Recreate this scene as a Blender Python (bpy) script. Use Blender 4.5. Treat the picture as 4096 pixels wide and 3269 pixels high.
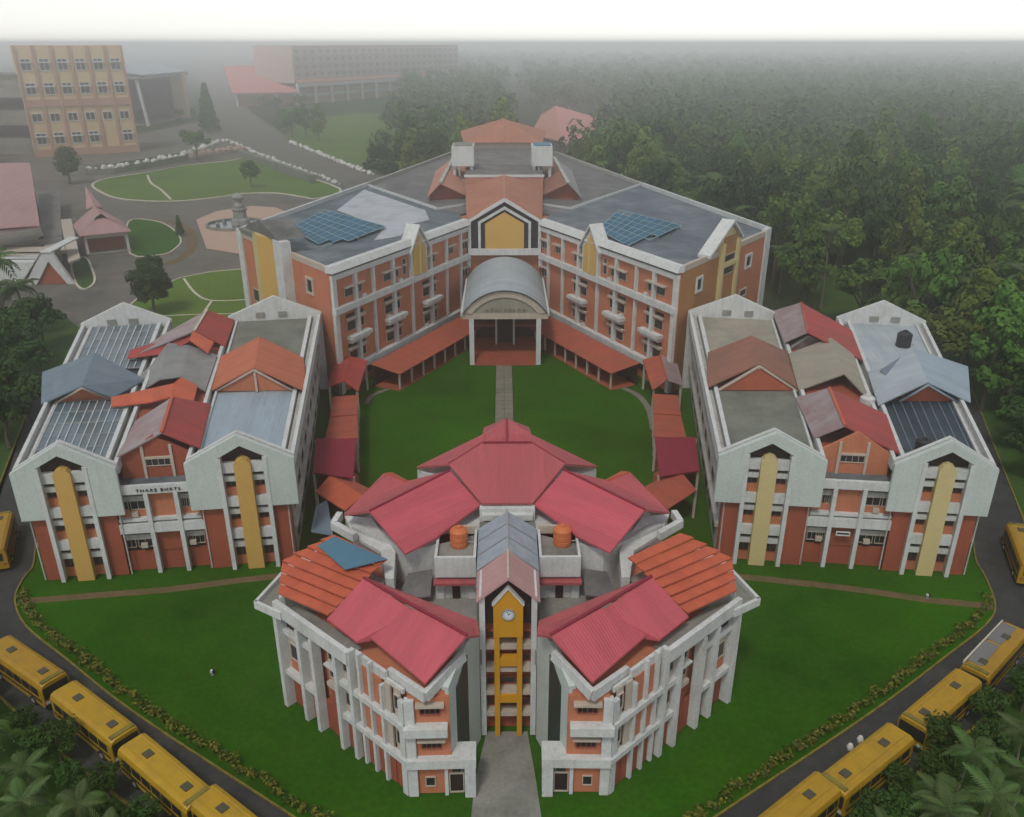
import bpy, math, random
from mathutils import Vector, Matrix, noise as mnoise

for o in list(bpy.data.objects):
    bpy.data.objects.remove(o, do_unlink=True)
SC = bpy.context.scene
COL = SC.collection
R = math.radians

# ------------------------------------------------------------------ camera
cam = bpy.data.cameras.new('camera')
camo = bpy.data.objects.new('camera', cam)
COL.objects.link(camo)
camo.location = (-0.24, 0.0, 48.0)
camo.rotation_euler = (R(90 - 24.47), 0.0, R(-0.585))
cam.sensor_fit = 'HORIZONTAL'
cam.sensor_width = 36.0
cam.lens = 30.073
cam.shift_y = 0.023
cam.clip_start = 0.5
cam.clip_end = 9000.0
SC.camera = camo
SC.render.resolution_x, SC.render.resolution_y = 1024, 817

# ------------------------------------------------------------------ sky, sun, exposure
SUN_EL, SUN_ROT = R(58), R(200)
world = bpy.data.worlds.new('World')
SC.world = world
world.use_nodes = True
wn = world.node_tree.nodes
wn.clear()
sky = wn.new('ShaderNodeTexSky')
sky.sky_type = 'NISHITA'
sky.sun_disc = False
sky.sun_elevation = SUN_EL
sky.sun_rotation = SUN_ROT
sky.air_density = 1.0
sky.dust_density = 0.3
sky.ozone_density = 1.0
bg = wn.new('ShaderNodeBackground')
bg.inputs['Strength'].default_value = 0.135
wo = wn.new('ShaderNodeOutputWorld')
hsv = wn.new('ShaderNodeHueSaturation')      # overcast: the cloud layer takes most of the blue out
hsv.inputs['Saturation'].default_value = 0.22
world.node_tree.links.new(sky.outputs[0], hsv.inputs['Color'])
world.node_tree.links.new(hsv.outputs[0], bg.inputs[0])
world.node_tree.links.new(bg.outputs[0], wo.inputs[0])

sund = bpy.data.lights.new('sun', 'SUN')
sund.energy = 1.5
sund.angle = R(11)
sund.color = (1.0, 0.96, 0.9)
suno = bpy.data.objects.new('sun', sund)
COL.objects.link(suno)
# direction to the sun: behind the camera, a little to its right
sd = Vector((math.sin(SUN_ROT) * math.cos(SUN_EL), math.cos(SUN_ROT) * math.cos(SUN_EL), math.sin(SUN_EL)))
suno.rotation_euler = sd.to_track_quat('Z', 'Y').to_euler()
suno.location = (0, -40, 120)

SC.view_settings.view_transform = 'Standard'
SC.view_settings.look = 'None'
SC.view_settings.exposure = 0.12
SC.view_settings.gamma = 1.0
SC.render.engine = 'CYCLES'
SC.cycles.max_bounces = 9
SC.cycles.diffuse_bounces = 3
SC.cycles.volume_bounces = 8
SC.cycles.transparent_max_bounces = 8

rnd = random.Random(7)

# ------------------------------------------------------------------ materials
MATS = {}


def _n(nt, t, **kw):
    n = nt.nodes.new(t)
    for k, v in kw.items():
        setattr(n, k, v)
    return n


def mat(name, col, rough=0.85, stain=None, stain_amt=0.5, stain_scale=0.25, grain=0.12, grain_scale=7.0,
        streak=0.0, ribs=0.0, bump=0.02, spec=0.25, metal=0.0, panel=0.0, obj_var=0.0, stain_lo=0.45, stain_hi=0.7,
        stain2=None, stain2_scale=0.5, stain2_amt=0.5, slope_streak=0.0):
    """procedural surface: base colour, large weather stains, fine grain, vertical rain streaks, optional sheet ribs (UV)"""
    if name in MATS:
        return MATS[name]
    m = bpy.data.materials.new(name)
    m.use_nodes = True
    nt = m.node_tree
    L = nt.links.new
    b = nt.nodes['Principled BSDF']
    b.inputs['Roughness'].default_value = rough
    b.inputs['Specular IOR Level'].default_value = spec
    b.inputs['Metallic'].default_value = metal
    geo = _n(nt, 'ShaderNodeNewGeometry')
    src = geo.outputs['Position']
    cur = _n(nt, 'ShaderNodeRGB')
    cur.outputs[0].default_value = (*col, 1)
    cur = cur.outputs[0]

    def mix(fac, a, c, mode='MIX'):
        x = _n(nt, 'ShaderNodeMix', data_type='RGBA', blend_type=mode)
        if isinstance(fac, float):
            x.inputs[0].default_value = fac
        else:
            L(fac, x.inputs[0])
        for s, i in ((a, 6), (c, 7)):
            if isinstance(s, tuple):
                x.inputs[i].default_value = (*s, 1)
            else:
                L(s, x.inputs[i])
        return x.outputs[2]

    def noise(scale, detail=3.0, vec=None, rough_=0.6):
        x = _n(nt, 'ShaderNodeTexNoise')
        x.inputs['Scale'].default_value = scale
        x.inputs['Detail'].default_value = detail
        x.inputs['Roughness'].default_value = rough_
        L(vec if vec is not None else src, x.inputs['Vector'])
        return x.outputs[0]

    def ramp(v, lo, hi, a=0.0, c=1.0):
        x = _n(nt, 'ShaderNodeMapRange')
        x.inputs[1].default_value = lo
        x.inputs[2].default_value = hi
        x.inputs[3].default_value = a
        x.inputs[4].default_value = c
        L(v, x.inputs[0])
        return x.outputs[0]

    if panel > 0 or ribs > 0:
        uv = _n(nt, 'ShaderNodeUVMap')
        sep = _n(nt, 'ShaderNodeSeparateXYZ')
        L(uv.outputs[0], sep.inputs[0])
    if panel > 0:
        dv = _n(nt, 'ShaderNodeMath', operation='DIVIDE')
        L(sep.outputs[0], dv.inputs[0])
        dv.inputs[1].default_value = panel
        fl = _n(nt, 'ShaderNodeMath', operation='FLOOR')
        L(dv.outputs[0], fl.inputs[0])
        wnz = _n(nt, 'ShaderNodeTexWhiteNoise', noise_dimensions='1D')
        L(fl.outputs[0], wnz.inputs['W'])
        v = ramp(wnz.outputs[0], 0, 1, 0.92, 1.06)
        cb = _n(nt, 'ShaderNodeCombineColor')
        for i in range(3):
            L(v, cb.inputs[i])
        cur = mix(1.0, cur, cb.outputs[0], 'MULTIPLY')
    if stain is not None:
        f = ramp(noise(stain_scale, 6.0, rough_=0.68), stain_lo, stain_hi, 0.0, stain_amt)
        cur = mix(f, cur, stain)
    if stain2 is not None:
        f = ramp(noise(stain2_scale, 5.0, rough_=0.6), 0.45, 0.65, 0.0, stain2_amt)
        cur = mix(f, cur, stain2)
    if ribs > 0:
        # rain streaks running down the slope (UV v), each sheet its own
        mp = _n(nt, 'ShaderNodeMapping')
        mp.inputs['Scale'].default_value = (2.4, 0.22, 1.0)
        L(uv.outputs[0], mp.inputs[0])
        f = ramp(noise(1.0, 5.0, mp.outputs[0], 0.7), 0.45, 0.72, 0.0, slope_streak or 0.4)
        cur = mix(f, cur, tuple(c * 0.55 + 0.02 for c in col))
    if streak > 0:
        mp = _n(nt, 'ShaderNodeMapping')
        mp.inputs['Scale'].default_value = (2.2, 2.2, 0.16)
        L(src, mp.inputs[0])
        f = ramp(noise(1.0, 5.0, mp.outputs[0], 0.7), 0.48, 0.75, 0.0, streak)
        cur = mix(f, cur, tuple(c * 0.42 for c in col))
    if grain > 0:
        g = ramp(noise(grain_scale, 4.0, rough_=0.75), 0.25, 0.75, 1.0 - grain, 1.0 + grain)
        cb = _n(nt, 'ShaderNodeCombineColor')
        for i in range(3):
            L(g, cb.inputs[i])
        cur = mix(1.0, cur, cb.outputs[0], 'MULTIPLY')
    if obj_var > 0:
        oi = _n(nt, 'ShaderNodeObjectInfo')
        hs = _n(nt, 'ShaderNodeHueSaturation')
        L(ramp(oi.outputs['Random'], 0, 1, 1 - obj_var, 1 + obj_var), hs.inputs['Value'])
        L(ramp(oi.outputs['Random'], 0, 1, 0.5 - obj_var * 0.05, 0.5 + obj_var * 0.05), hs.inputs['Hue'])
        L(cur, hs.inputs['Color'])
        cur = hs.outputs[0]
    L(cur, b.inputs['Base Color'])
    hgt = None
    if bump > 0:
        hgt = noise(9.0, 4.0)
        bm = _n(nt, 'ShaderNodeBump')
        bm.inputs['Strength'].default_value = 0.35
        bm.inputs['Distance'].default_value = bump
        L(hgt, bm.inputs['Height'])
        nrm = bm.outputs[0]
        if ribs > 0:
            mu = _n(nt, 'ShaderNodeMath', operation='MULTIPLY')
            L(sep.outputs[0], mu.inputs[0])
            mu.inputs[1].default_value = 2 * math.pi / ribs
            sn = _n(nt, 'ShaderNodeMath', operation='SINE')
            L(mu.outputs[0], sn.inputs[0])
            b2 = _n(nt, 'ShaderNodeBump')
            b2.inputs['Strength'].default_value = 0.5
            b2.inputs['Distance'].default_value = 0.012
            L(sn.outputs[0], b2.inputs['Height'])
            L(nrm, b2.inputs['Normal'])
            nrm = b2.outputs[0]
        L(nrm, b.inputs['Normal'])
    MATS[name] = m
    return m


def glass_mat(name, col, rough=0.15):
    if name in MATS:
        return MATS[name]
    m = mat(name, col, rough=rough, grain=0.25, grain_scale=1.3, bump=0, spec=0.5)
    return m


white = mat('white_plaster', (0.54, 0.555, 0.535), stain=(0.37, 0.37, 0.34), stain_amt=0.55, stain_scale=0.6, streak=0.35, grain=0.16, grain_scale=5)
hoodw = mat('pale_green_plaster', (0.47, 0.52, 0.485), stain=(0.38, 0.42, 0.385), stain_amt=0.4, stain_scale=0.5, streak=0.2, grain=0.16, grain_scale=5)
old_white = mat('weathered_white_plaster', (0.42, 0.405, 0.37), stain=(0.24, 0.23, 0.2), stain_amt=0.7, stain_scale=0.35, streak=0.6, grain=0.2, grain_scale=4)
cream = mat('cream_plaster', (0.45, 0.39, 0.32), stain=(0.38, 0.3, 0.23), stain_amt=0.5, streak=0.3, grain=0.14)
orange_wall = mat('orange_brick_paint', (0.46, 0.165, 0.085), stain=(0.35, 0.125, 0.07), stain_amt=0.6, stain_scale=0.4, streak=0.3, grain=0.16)
red_wall = mat('brick_red_paint', (0.30, 0.078, 0.042), stain=(0.22, 0.06, 0.04), stain_amt=0.6, stain_scale=0.35, streak=0.3, grain=0.14)
ochre_wall = mat('ochre_wall_paint', (0.36, 0.17, 0.06), stain=(0.28, 0.12, 0.05), stain_amt=0.6, stain_scale=0.3, streak=0.25, grain=0.14)
gold = mat('golden_paint', (0.52, 0.32, 0.085), stain=(0.45, 0.28, 0.08), stain_amt=0.4, stain_scale=0.5, grain=0.14)
pale_gold = mat('pale_golden_paint', (0.52, 0.43, 0.205), stain=(0.44, 0.36, 0.17), stain_amt=0.4, stain_scale=0.5, grain=0.14)
deep_gold = mat('deep_golden_paint', (0.52, 0.25, 0.01), stain=(0.46, 0.22, 0.02), stain_amt=0.4, grain=0.1)
black_paint = mat('black_paint', (0.012, 0.013, 0.016), rough=0.6, grain=0.1)
dark_glass = glass_mat('dark_window_glass', (0.018, 0.02, 0.024))
green_glass = glass_mat('dark_green_glass', (0.008, 0.022, 0.02), 0.45)
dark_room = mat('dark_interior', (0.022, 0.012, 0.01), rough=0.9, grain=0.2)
pink_roof = mat('pink_roof_sheet', (0.46, 0.085, 0.105), rough=0.7, stain=(0.36, 0.08, 0.092), stain_amt=0.5, stain_scale=0.3, grain=0.1, ribs=0.25, panel=1.05)
rose_roof = mat('rose_roof_sheet', (0.38, 0.085, 0.09), rough=0.65, stain=(0.30, 0.08, 0.08), stain_amt=0.6, stain_scale=0.3, grain=0.12, ribs=0.25, panel=1.05)
orange_roof = mat('orange_roof_sheet', (0.47, 0.105, 0.05), rough=0.65, stain=(0.38, 0.08, 0.045), stain_amt=0.6, stain_scale=0.35, grain=0.12, ribs=0.3, panel=1.1)
red_roof = mat('red_roof_sheet', (0.36, 0.055, 0.045), rough=0.65, stain=(0.20, 0.06, 0.05), stain_amt=0.7, stain_scale=0.22, grain=0.12, ribs=0.25, panel=1.05)
wine_roof = mat('wine_roof_sheet', (0.23, 0.022, 0.04), rough=0.6, stain=(0.18, 0.025, 0.04), stain_amt=0.5, grain=0.1, ribs=0.25, panel=1.05)
rust_roof = mat('rust_corridor_sheet', (0.36, 0.085, 0.05), rough=0.75, stain=(0.24, 0.085, 0.06), stain_amt=0.75, stain_scale=0.3, grain=0.14, ribs=0.25, panel=1.05)
faded_roof = mat('faded_grey_pink_sheet', (0.30, 0.25, 0.25), rough=0.6, stain=(0.24, 0.10, 0.10), stain_amt=0.75, stain_scale=0.3, grain=0.14, ribs=0.25, panel=1.05)
tile_orange = mat('orange_clay_tiles', (0.44, 0.135, 0.07), stain=(0.32, 0.10, 0.06), stain_amt=0.6, stain_scale=0.4, grain=0.16, ribs=0.3, panel=0.6)
tile_brown = mat('brown_clay_tiles', (0.26, 0.115, 0.078), stain=(0.13, 0.10, 0.075), stain_amt=0.9, stain_scale=0.25, grain=0.18, ribs=0.3, panel=0.6)
tile_pale = mat('pale_clay_tiles', (0.42, 0.2, 0.14), stain=(0.34, 0.19, 0.14), stain_amt=0.6, stain_scale=0.3, grain=0.14, ribs=0.3, panel=0.6)
concrete = mat('dirty_concrete', (0.24, 0.235, 0.205), stain=(0.11, 0.115, 0.095), stain_amt=0.9, stain_scale=0.22, grain=0.2, grain_scale=3)
tan_concrete = mat('tan_concrete', (0.30, 0.275, 0.215), stain=(0.16, 0.15, 0.125), stain_amt=0.85, stain_scale=0.18, grain=0.18, grain_scale=3)
moss_concrete = mat('mossy_concrete', (0.17, 0.18, 0.145), stain=(0.085, 0.095, 0.07), stain_amt=0.9, stain_scale=0.2, grain=0.22, grain_scale=3)
dark_deck = mat('dark_wet_roof', (0.085, 0.11, 0.125), rough=0.6, stain=(0.20, 0.22, 0.23), stain_amt=0.85, stain_scale=0.13, grain=0.25, grain_scale=2, stain_lo=0.42, stain_hi=0.68, stain2=(0.05, 0.06, 0.065), stain2_scale=0.35, stain2_amt=0.6)
slate_deck = mat('grey_felt_roof', (0.13, 0.13, 0.125), rough=0.75, stain=(0.2, 0.195, 0.185), stain_amt=0.8, stain_scale=0.12, grain=0.25, grain_scale=2, stain2=(0.075, 0.075, 0.07), stain2_scale=0.3, stain2_amt=0.7)
bleached = mat('bleached_roof_patch', (0.40, 0.42, 0.44), rough=0.6, stain=(0.26, 0.28, 0.30), stain_amt=0.9, stain_scale=0.3, grain=0.2, grain_scale=3)
blue_sheet = mat('pale_blue_sheet', (0.29, 0.36, 0.41), rough=0.5, stain=(0.24, 0.30, 0.34), stain_amt=0.6, stain_scale=0.3, grain=0.12, ribs=0.3, panel=1.0)
pale_sheet = mat('pale_grey_sheet', (0.36, 0.41, 0.43), rough=0.5, stain=(0.26, 0.29, 0.31), stain_amt=0.7, stain_scale=0.2, grain=0.14, ribs=0.3, panel=1.0)
slate_sheet = mat('slate_blue_sheet', (0.135, 0.18, 0.215), rough=0.55, stain=(0.19, 0.22, 0.24), stain_amt=0.6, stain_scale=0.25, grain=0.12, ribs=0.3, panel=1.0)
navy_sheet = mat('navy_sheet', (0.02, 0.036, 0.05), rough=0.5, stain=(0.06, 0.085, 0.10), stain_amt=0.6, stain_scale=0.25, grain=0.15, ribs=0.6, panel=0.9)
grey_sheet = mat('grey_sheet', (0.23, 0.23, 0.22), rough=0.6, stain=(0.14, 0.145, 0.14), stain_amt=0.8, stain_scale=0.3, grain=0.18, ribs=0.3, panel=1.0)
beige_sheet = mat('beige_sheet', (0.29, 0.265, 0.205), rough=0.65, stain=(0.22, 0.20, 0.16), stain_amt=0.7, stain_scale=0.25, grain=0.14, ribs=0.3, panel=1.0)
teal_sheet = mat('teal_tarpaulin', (0.065, 0.16, 0.22), rough=0.55, stain=(0.055, 0.13, 0.18), stain_amt=0.5, grain=0.1)
poly_panel = mat('blue_polycarbonate', (0.09, 0.135, 0.16), rough=0.3, stain=(0.16, 0.17, 0.165), stain_amt=0.7, stain_scale=0.5, grain=0.2, obj_var=0.25, spec=0.5)
solar = mat('solar_cell', (0.012, 0.085, 0.14), rough=0.5, stain=(0.02, 0.11, 0.165), stain_amt=0.6, stain_scale=0.5, grain=0.1, obj_var=0.2, spec=0.12, bump=0)
metal = mat('grey_metal', (0.35, 0.36, 0.36), rough=0.45, metal=0.4, grain=0.1)
skylight = glass_mat('skylight_sheet', (0.26, 0.33, 0.37), 0.3)
grass = mat('lawn_grass', (0.026, 0.102, 0.002), rough=0.95, stain=(0.014, 0.046, 0.002), stain_amt=0.85, stain_scale=0.055, grain=0.35, grain_scale=2.2, bump=0.06, spec=0.1, stain_lo=0.38, stain_hi=0.68, stain2=(0.036, 0.08, 0.006), stain2_scale=0.32, stain2_amt=0.5)
rough_grass = mat('rough_grass', (0.04, 0.085, 0.014), rough=0.95, stain=(0.024, 0.045, 0.012), stain_amt=0.9, stain_scale=0.12, grain=0.4, grain_scale=1.6, bump=0.08, spec=0.1)
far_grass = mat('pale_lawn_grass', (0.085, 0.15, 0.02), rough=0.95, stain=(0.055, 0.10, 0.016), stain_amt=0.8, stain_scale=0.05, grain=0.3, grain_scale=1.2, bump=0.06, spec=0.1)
soil = mat('dark_soil', (0.03, 0.042, 0.014), rough=0.95, stain=(0.02, 0.04, 0.01), stain_amt=0.9, stain_scale=0.06, grain=0.4, grain_scale=1.2, bump=0.1, spec=0.1)
dirt = mat('brown_dirt', (0.14, 0.095, 0.05), rough=0.95, stain=(0.07, 0.08, 0.025), stain_amt=0.85, stain_scale=0.5, grain=0.3, grain_scale=2.5, bump=0.05, spec=0.1)
asphalt = mat('asphalt', (0.04, 0.04, 0.042), rough=0.85, stain=(0.07, 0.066, 0.06), stain_amt=0.8, stain_scale=0.2, grain=0.25, grain_scale=3, stain2=(0.025, 0.025, 0.027), stain2_scale=0.7, stain2_amt=0.6)
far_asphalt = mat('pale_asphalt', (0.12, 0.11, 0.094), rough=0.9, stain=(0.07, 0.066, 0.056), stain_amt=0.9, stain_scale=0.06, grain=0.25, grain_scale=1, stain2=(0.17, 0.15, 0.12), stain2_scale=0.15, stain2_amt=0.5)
paver = mat('courtyard_paving', (0.19, 0.175, 0.135), stain=(0.11, 0.10, 0.075), stain_amt=0.8, stain_scale=0.35, grain=0.22, grain_scale=3)
pink_paving = mat('pink_paving', (0.42, 0.29, 0.22), stain=(0.34, 0.24, 0.19), stain_amt=0.6, stain_scale=0.3, grain=0.15)
kerb_yellow = mat('yellow_kerb_paint', (0.20, 0.16, 0.03), stain=(0.06, 0.06, 0.03), stain_amt=0.8, stain_scale=1.2, grain=0.2)
kerb_pale = mat('pale_kerb_stone', (0.50, 0.46, 0.36), stain=(0.3, 0.28, 0.2), stain_amt=0.7, stain_scale=0.8, grain=0.2)
bus_yellow = mat('bus_yellow_paint', (0.38, 0.22, 0.01), rough=0.5, stain=(0.24, 0.15, 0.02), stain_amt=0.6, stain_scale=0.9, grain=0.1, spec=0.4, bump=0, obj_var=0.12)
rubber = mat('rubber', (0.015, 0.015, 0.016), rough=0.8, grain=0.1)
tank_orange = mat('orange_tank_plastic', (0.50, 0.14, 0.045), rough=0.5, stain=(0.4, 0.12, 0.05), stain_amt=0.5, grain=0.08)
tank_black = mat('black_tank_plastic', (0.02, 0.022, 0.025), rough=0.5, grain=0.08)
tower_cream = mat('tan_wall_paint', (0.56, 0.42, 0.24), stain=(0.47, 0.35, 0.2), stain_amt=0.5, stain_scale=0.2, streak=0.25, grain=0.12, grain_scale=2)
tower_brown = mat('terracotta_paint', (0.40, 0.23, 0.16), stain=(0.33, 0.19, 0.135), stain_amt=0.5, stain_scale=0.2, grain=0.12, grain_scale=2)


# ------------------------------------------------------------------ mesh building
class MB:
    """collects faces; build() links them as one mesh object"""

    def __init__(self):
        self.v, self.f, self.uv = [], [], []

    def face(self, pts, uv=None):
        i = len(self.v)
        self.v += [tuple(p) for p in pts]
        self.f.append(tuple(range(i, i + len(pts))))
        self.uv.append(uv if uv else [(p[0] + p[1] * 0.37, p[2]) for p in pts])

    def hexa(self, b, t):
        """b, t: bottom and top loops of equal length"""
        n = len(b)
        self.face(list(reversed(b)))
        self.face(t)
        for i in range(n):
            j = (i + 1) % n
            self.face([b[i], b[j], t[j], t[i]])
        return self

    def box(self, x0, x1, y0, y1, z0, z1):
        return self.hexa([(x0, y0, z0), (x1, y0, z0), (x1, y1, z0), (x0, y1, z0)],
                         [(x0, y0, z1), (x1, y0, z1), (x1, y1, z1), (x0, y1, z1)])

    def slab(self, pts, th, uvdir=None):
        """polygon lying on pts, thickness th downwards; UV u runs along the first edge"""
        P = [Vector(p) for p in pts]
        d = (P[1] - P[0]) if uvdir is None else Vector(uvdir)
        d.normalize()
        n = (P[1] - P[0]).cross(P[2] - P[0]).normalized()
        e = n.cross(d)
        uv = [((p - P[0]).dot(d), (p - P[0]).dot(e)) for p in P]
        lo = [(p.x, p.y, p.z - th) for p in P]
        self.face(P, uv)
        self.face(list(reversed(lo)))
        for i in range(len(P)):
            j = (i + 1) % len(P)
            self.face([lo[i], lo[j], P[j], P[i]])
        return self

    def prism(self, pts, z0, z1):
        """plan polygon between two heights"""
        return self.hexa([(p[0], p[1], z0) for p in pts], [(p[0], p[1], z1) for p in pts])

    def tube(self, pts, r, n=6, caps=True):
        """pts: 3-D points; r: radius or list"""
        P = [Vector(p) for p in pts]
        rr = r if isinstance(r, (list, tuple)) else [r] * len(P)
        rings = []
        for i, p in enumerate(P):
            d = (P[min(i + 1, len(P) - 1)] - P[max(i - 1, 0)]).normalized()
            a = d.orthogonal().normalized() if abs(d.z) < 0.9 else Vector((1, 0, 0))
            a = (a - d * a.dot(d)).normalized()
            c = d.cross(a)
            rings.append([p + (a * math.cos(2 * math.pi * k / n) + c * math.sin(2 * math.pi * k / n)) * rr[i] for k in range(n)])
        for i in range(len(P) - 1):
            for k in range(n):
                j = (k + 1) % n
                self.face([rings[i][k], rings[i][j], rings[i + 1][j], rings[i + 1][k]])
        if caps:
            self.face(list(reversed(rings[0])))
            self.face(rings[-1])
        return self

    def lathe(self, prof, cx=0, cy=0, n=16):
        """prof: (radius, z) list"""
        rings = [[(cx + r * math.cos(2 * math.pi * k / n), cy + r * math.sin(2 * math.pi * k / n), z) for k in range(n)] for r, z in prof]
        for i in range(len(prof) - 1):
            for k in range(n):
                j = (k + 1) % n
                self.face([rings[i][k], rings[i][j], rings[i + 1][j], rings[i + 1][k]])
        self.face(list(reversed(rings[0])))
        self.face(rings[-1])
        return self

    def bar(self, a, b, w, h):
        """straight bar of section w x h whose centre line runs a-b (top face horizontal)"""
        A, B = Vector(a), Vector(b)
        d = B - A
        s = Vector((-d.y, d.x, 0))
        if s.length < 1e-5:
            s = Vector((1, 0, 0))
        s = s.normalized() * (w / 2)
        u = d.cross(s).normalized() * (h / 2)
        if u.z < 0:
            u = -u
        return self.hexa([A - s - u, A + s - u, B + s - u, B - s - u], [A - s + u, A + s + u, B + s + u, B - s + u])

    def build(self, name, material, parent=None, smooth=False):
        me = bpy.data.meshes.new(name)
        off = Vector((0, 0, 0))
        p = parent
        while p is not None:
            off += p.location
            p = p.parent
        me.from_pydata([(a - off.x, b - off.y, c - off.z) for a, b, c in self.v], [], self.f)
        ul = me.uv_layers.new(name='UVMap')
        k = 0
        for u in self.uv:
            for c in u:
                ul.data[k].uv = c
                k += 1
        me.materials.append(material)
        if smooth:
            for pl in me.polygons:
                pl.use_smooth = True
        o = bpy.data.objects.new(name, me)
        COL.objects.link(o)
        if parent is not None:
            o.parent = parent
        return o


def thing(name, label, cat, loc=(0, 0, 0), group=None):
    o = bpy.data.objects.new(name, None)
    o.empty_display_size = 0.5
    COL.objects.link(o)
    o.location = loc
    o['label'] = label
    o['category'] = cat
    if group:
        o['group'] = group
    return o


def tag(o, label, cat, group=None, kind=None):
    o['label'] = label
    o['category'] = cat
    if group:
        o['group'] = group
    if kind:
        o['kind'] = kind
    return o


def struct(name, mb, m):
    o = mb.build(name, m)
    o['kind'] = 'structure'
    return o


def copy_tree(o, parent=None):
    c = o.copy()
    COL.objects.link(c)
    c.parent = parent
    for ch in o.children:
        copy_tree(ch, c)
    return c


class Fr:
    """facade frame: u runs A to B in plan, v points outwards (to the right of A-B unless flip), z up"""

    def __init__(self, A, B, flip=False):
        self.A = Vector((A[0], A[1]))
        d = Vector((B[0] - A[0], B[1] - A[1]))
        self.L = d.length
        self.u = d.normalized()
        self.n = Vector((self.u.y, -self.u.x)) * (-1 if flip else 1)

    def p(self, u, v, z):
        q = self.A + self.u * u + self.n * v
        return (q.x, q.y, z)

    def box(self, mb, u0, u1, v0, v1, z0, z1):
        mb.hexa([self.p(u0, v0, z0), self.p(u1, v0, z0), self.p(u1, v1, z0), self.p(u0, v1, z0)],
                [self.p(u0, v0, z1), self.p(u1, v0, z1), self.p(u1, v1, z1), self.p(u0, v1, z1)])
        return mb

    def poly(self, mb, uz, v0, v1):
        """extrude a polygon given in (u, z) from depth v0 to v1"""
        mb.hexa([self.p(u, v0, z) for u, z in uz], [self.p(u, v1, z) for u, z in uz])
        return mb


class Bil(Fr):
    """warped frame between four plan corners: u 0..W along the front, v = -depth 0..-D (negative is inside)"""

    def __init__(self, FI, FO, BI, BO):
        self.c = [Vector(q) for q in (FI, FO, BI, BO)]
        self.W = (self.c[1] - self.c[0]).length
        self.D = (self.c[2] - self.c[0]).length
        self.L = self.W

    def p(self, u, v, z):
        s, t = u / self.W, -v / self.D
        FI, FO, BI, BO = self.c
        q = FI * (1 - s) * (1 - t) + FO * s * (1 - t) + BI * (1 - s) * t + BO * s * t
        return (q.x, q.y, z)


def mir(p):
    return (-p[0],) + tuple(p[1:])


def one(fr, parent, name, m, *a):
    return fr.box(MB(), *a).build(name, m, parent)


def window(fr, parent, u0, u1, z0, z1, v=0.0, fm=None, gm=None, ft=0.1, mull=1, name='window', depth=0.12):
    """window frame with its pane set back; fr.box v grows outwards"""
    fm = fm or white
    w = MB()
    fr.box(w, u0, u1, v - 0.02, v + depth, z0, z0 + ft)
    fr.box(w, u0, u1, v - 0.02, v + depth, z1 - ft, z1)
    fr.box(w, u0, u0 + ft, v - 0.02, v + depth, z0 + ft, z1 - ft)
    fr.box(w, u1 - ft, u1, v - 0.02, v + depth, z0 + ft, z1 - ft)
    for k in range(1, mull + 1):
        c = u0 + (u1 - u0) * k / (mull + 1)
        fr.box(w, c - ft * 0.35, c + ft * 0.35, v - 0.02, v + depth * 0.8, z0 + ft, z1 - ft)
    o = w.build(name, fm, parent)
    fr.box(MB(), u0 + ft * 0.5, u1 - ft * 0.5, v - 0.01, v + 0.03, z0 + ft * 0.5, z1 - ft * 0.5).build('pane', gm or dark_glass, o)
    return o


def ribbon(pts, w, z0, z1, closed=False, mb=None):
    """strip of width w along plan polyline pts"""
    mb = mb or MB()
    P = [Vector((p[0], p[1])) for p in pts]
    n = len(P)
    Lp, Rp = [], []
    for i in range(n):
        a = P[i - 1] if (i > 0 or closed) else P[i]
        b = P[(i + 1) % n] if (i < n - 1 or closed) else P[i]
        d = (b - a).normalized()
        s = Vector((-d.y, d.x)) * (w / 2)
        Lp.append(P[i] + s)
        Rp.append(P[i] - s)
    for i in range(n if closed else n - 1):
        j = (i + 1) % n
        q = [Rp[i], Rp[j], Lp[j], Lp[i]]
        mb.hexa([(a.x, a.y, z0) for a in q], [(a.x, a.y, z1) for a in q])
    return mb


def smooth_line(pts, k=6, closed=False):
    """Catmull-Rom through plan points"""
    P = [Vector((p[0], p[1])) for p in pts]
    n = len(P)
    out = []
    for i in range(n if closed else n - 1):
        if closed:
            a, b, c, d = P[i - 1], P[i], P[(i + 1) % n], P[(i + 2) % n]
        else:
            a, b, c, d = P[max(i - 1, 0)], P[i], P[i + 1], P[min(i + 2, n - 1)]
        for j in range(k):
            t = j / k
            out.append(0.5 * (2 * b + (c - a) * t + (2 * a - 5 * b + 4 * c - d) * t * t + (3 * b - 3 * c + d - a) * t ** 3))
    if not closed:
        out.append(P[-1])
    return [(p.x, p.y) for p in out]


def sheet(pts, z):
    mb = MB()
    mb.face([(p[0], p[1], z) for p in pts])
    return mb


# ================================================================== ground, lawns, roads
struct('ground', sheet([(-4200, -300), (4200, -300), (4200, 8000), (-4200, 8000)], -0.10), soil)

edgeR = [(49.2, 77.0, 0), (47.6, 73.2, 0), (47.09, 70.46, 0), (45.58, 65.71, 0), (43.02, 62.72, 0), (37.30, 58.38, 0), (31.08, 53.75, 0), (25.90, 50.13, 0),
         (21.24, 46.97, 0), (16.99, 44.13, 0), (13.07, 41.47, 0), (10.15, 39.45, 0)]
edgeL = [(-49.2, 77.0, 0), (-47.6, 73.2, 0), (-47.53, 71.43, 0), (-46.54, 67.70, 0), (-43.41, 63.60, 0), (-37.85, 59.15, 0), (-31.53, 54.12, 0), (-26.39, 50.41, 0),
         (-21.80, 47.27, 0), (-17.58, 44.40, 0), (-13.70, 41.75, 0), (-10.79, 39.66, 0)]
edgeR = smooth_line(edgeR, 4)
edgeL = smooth_line(edgeL, 4)
backR = [(52.0, 84), (65.5, 122), (64, 150)]
backL = [(-52.0, 84), (-65.5, 122), (-64, 150)]
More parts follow.
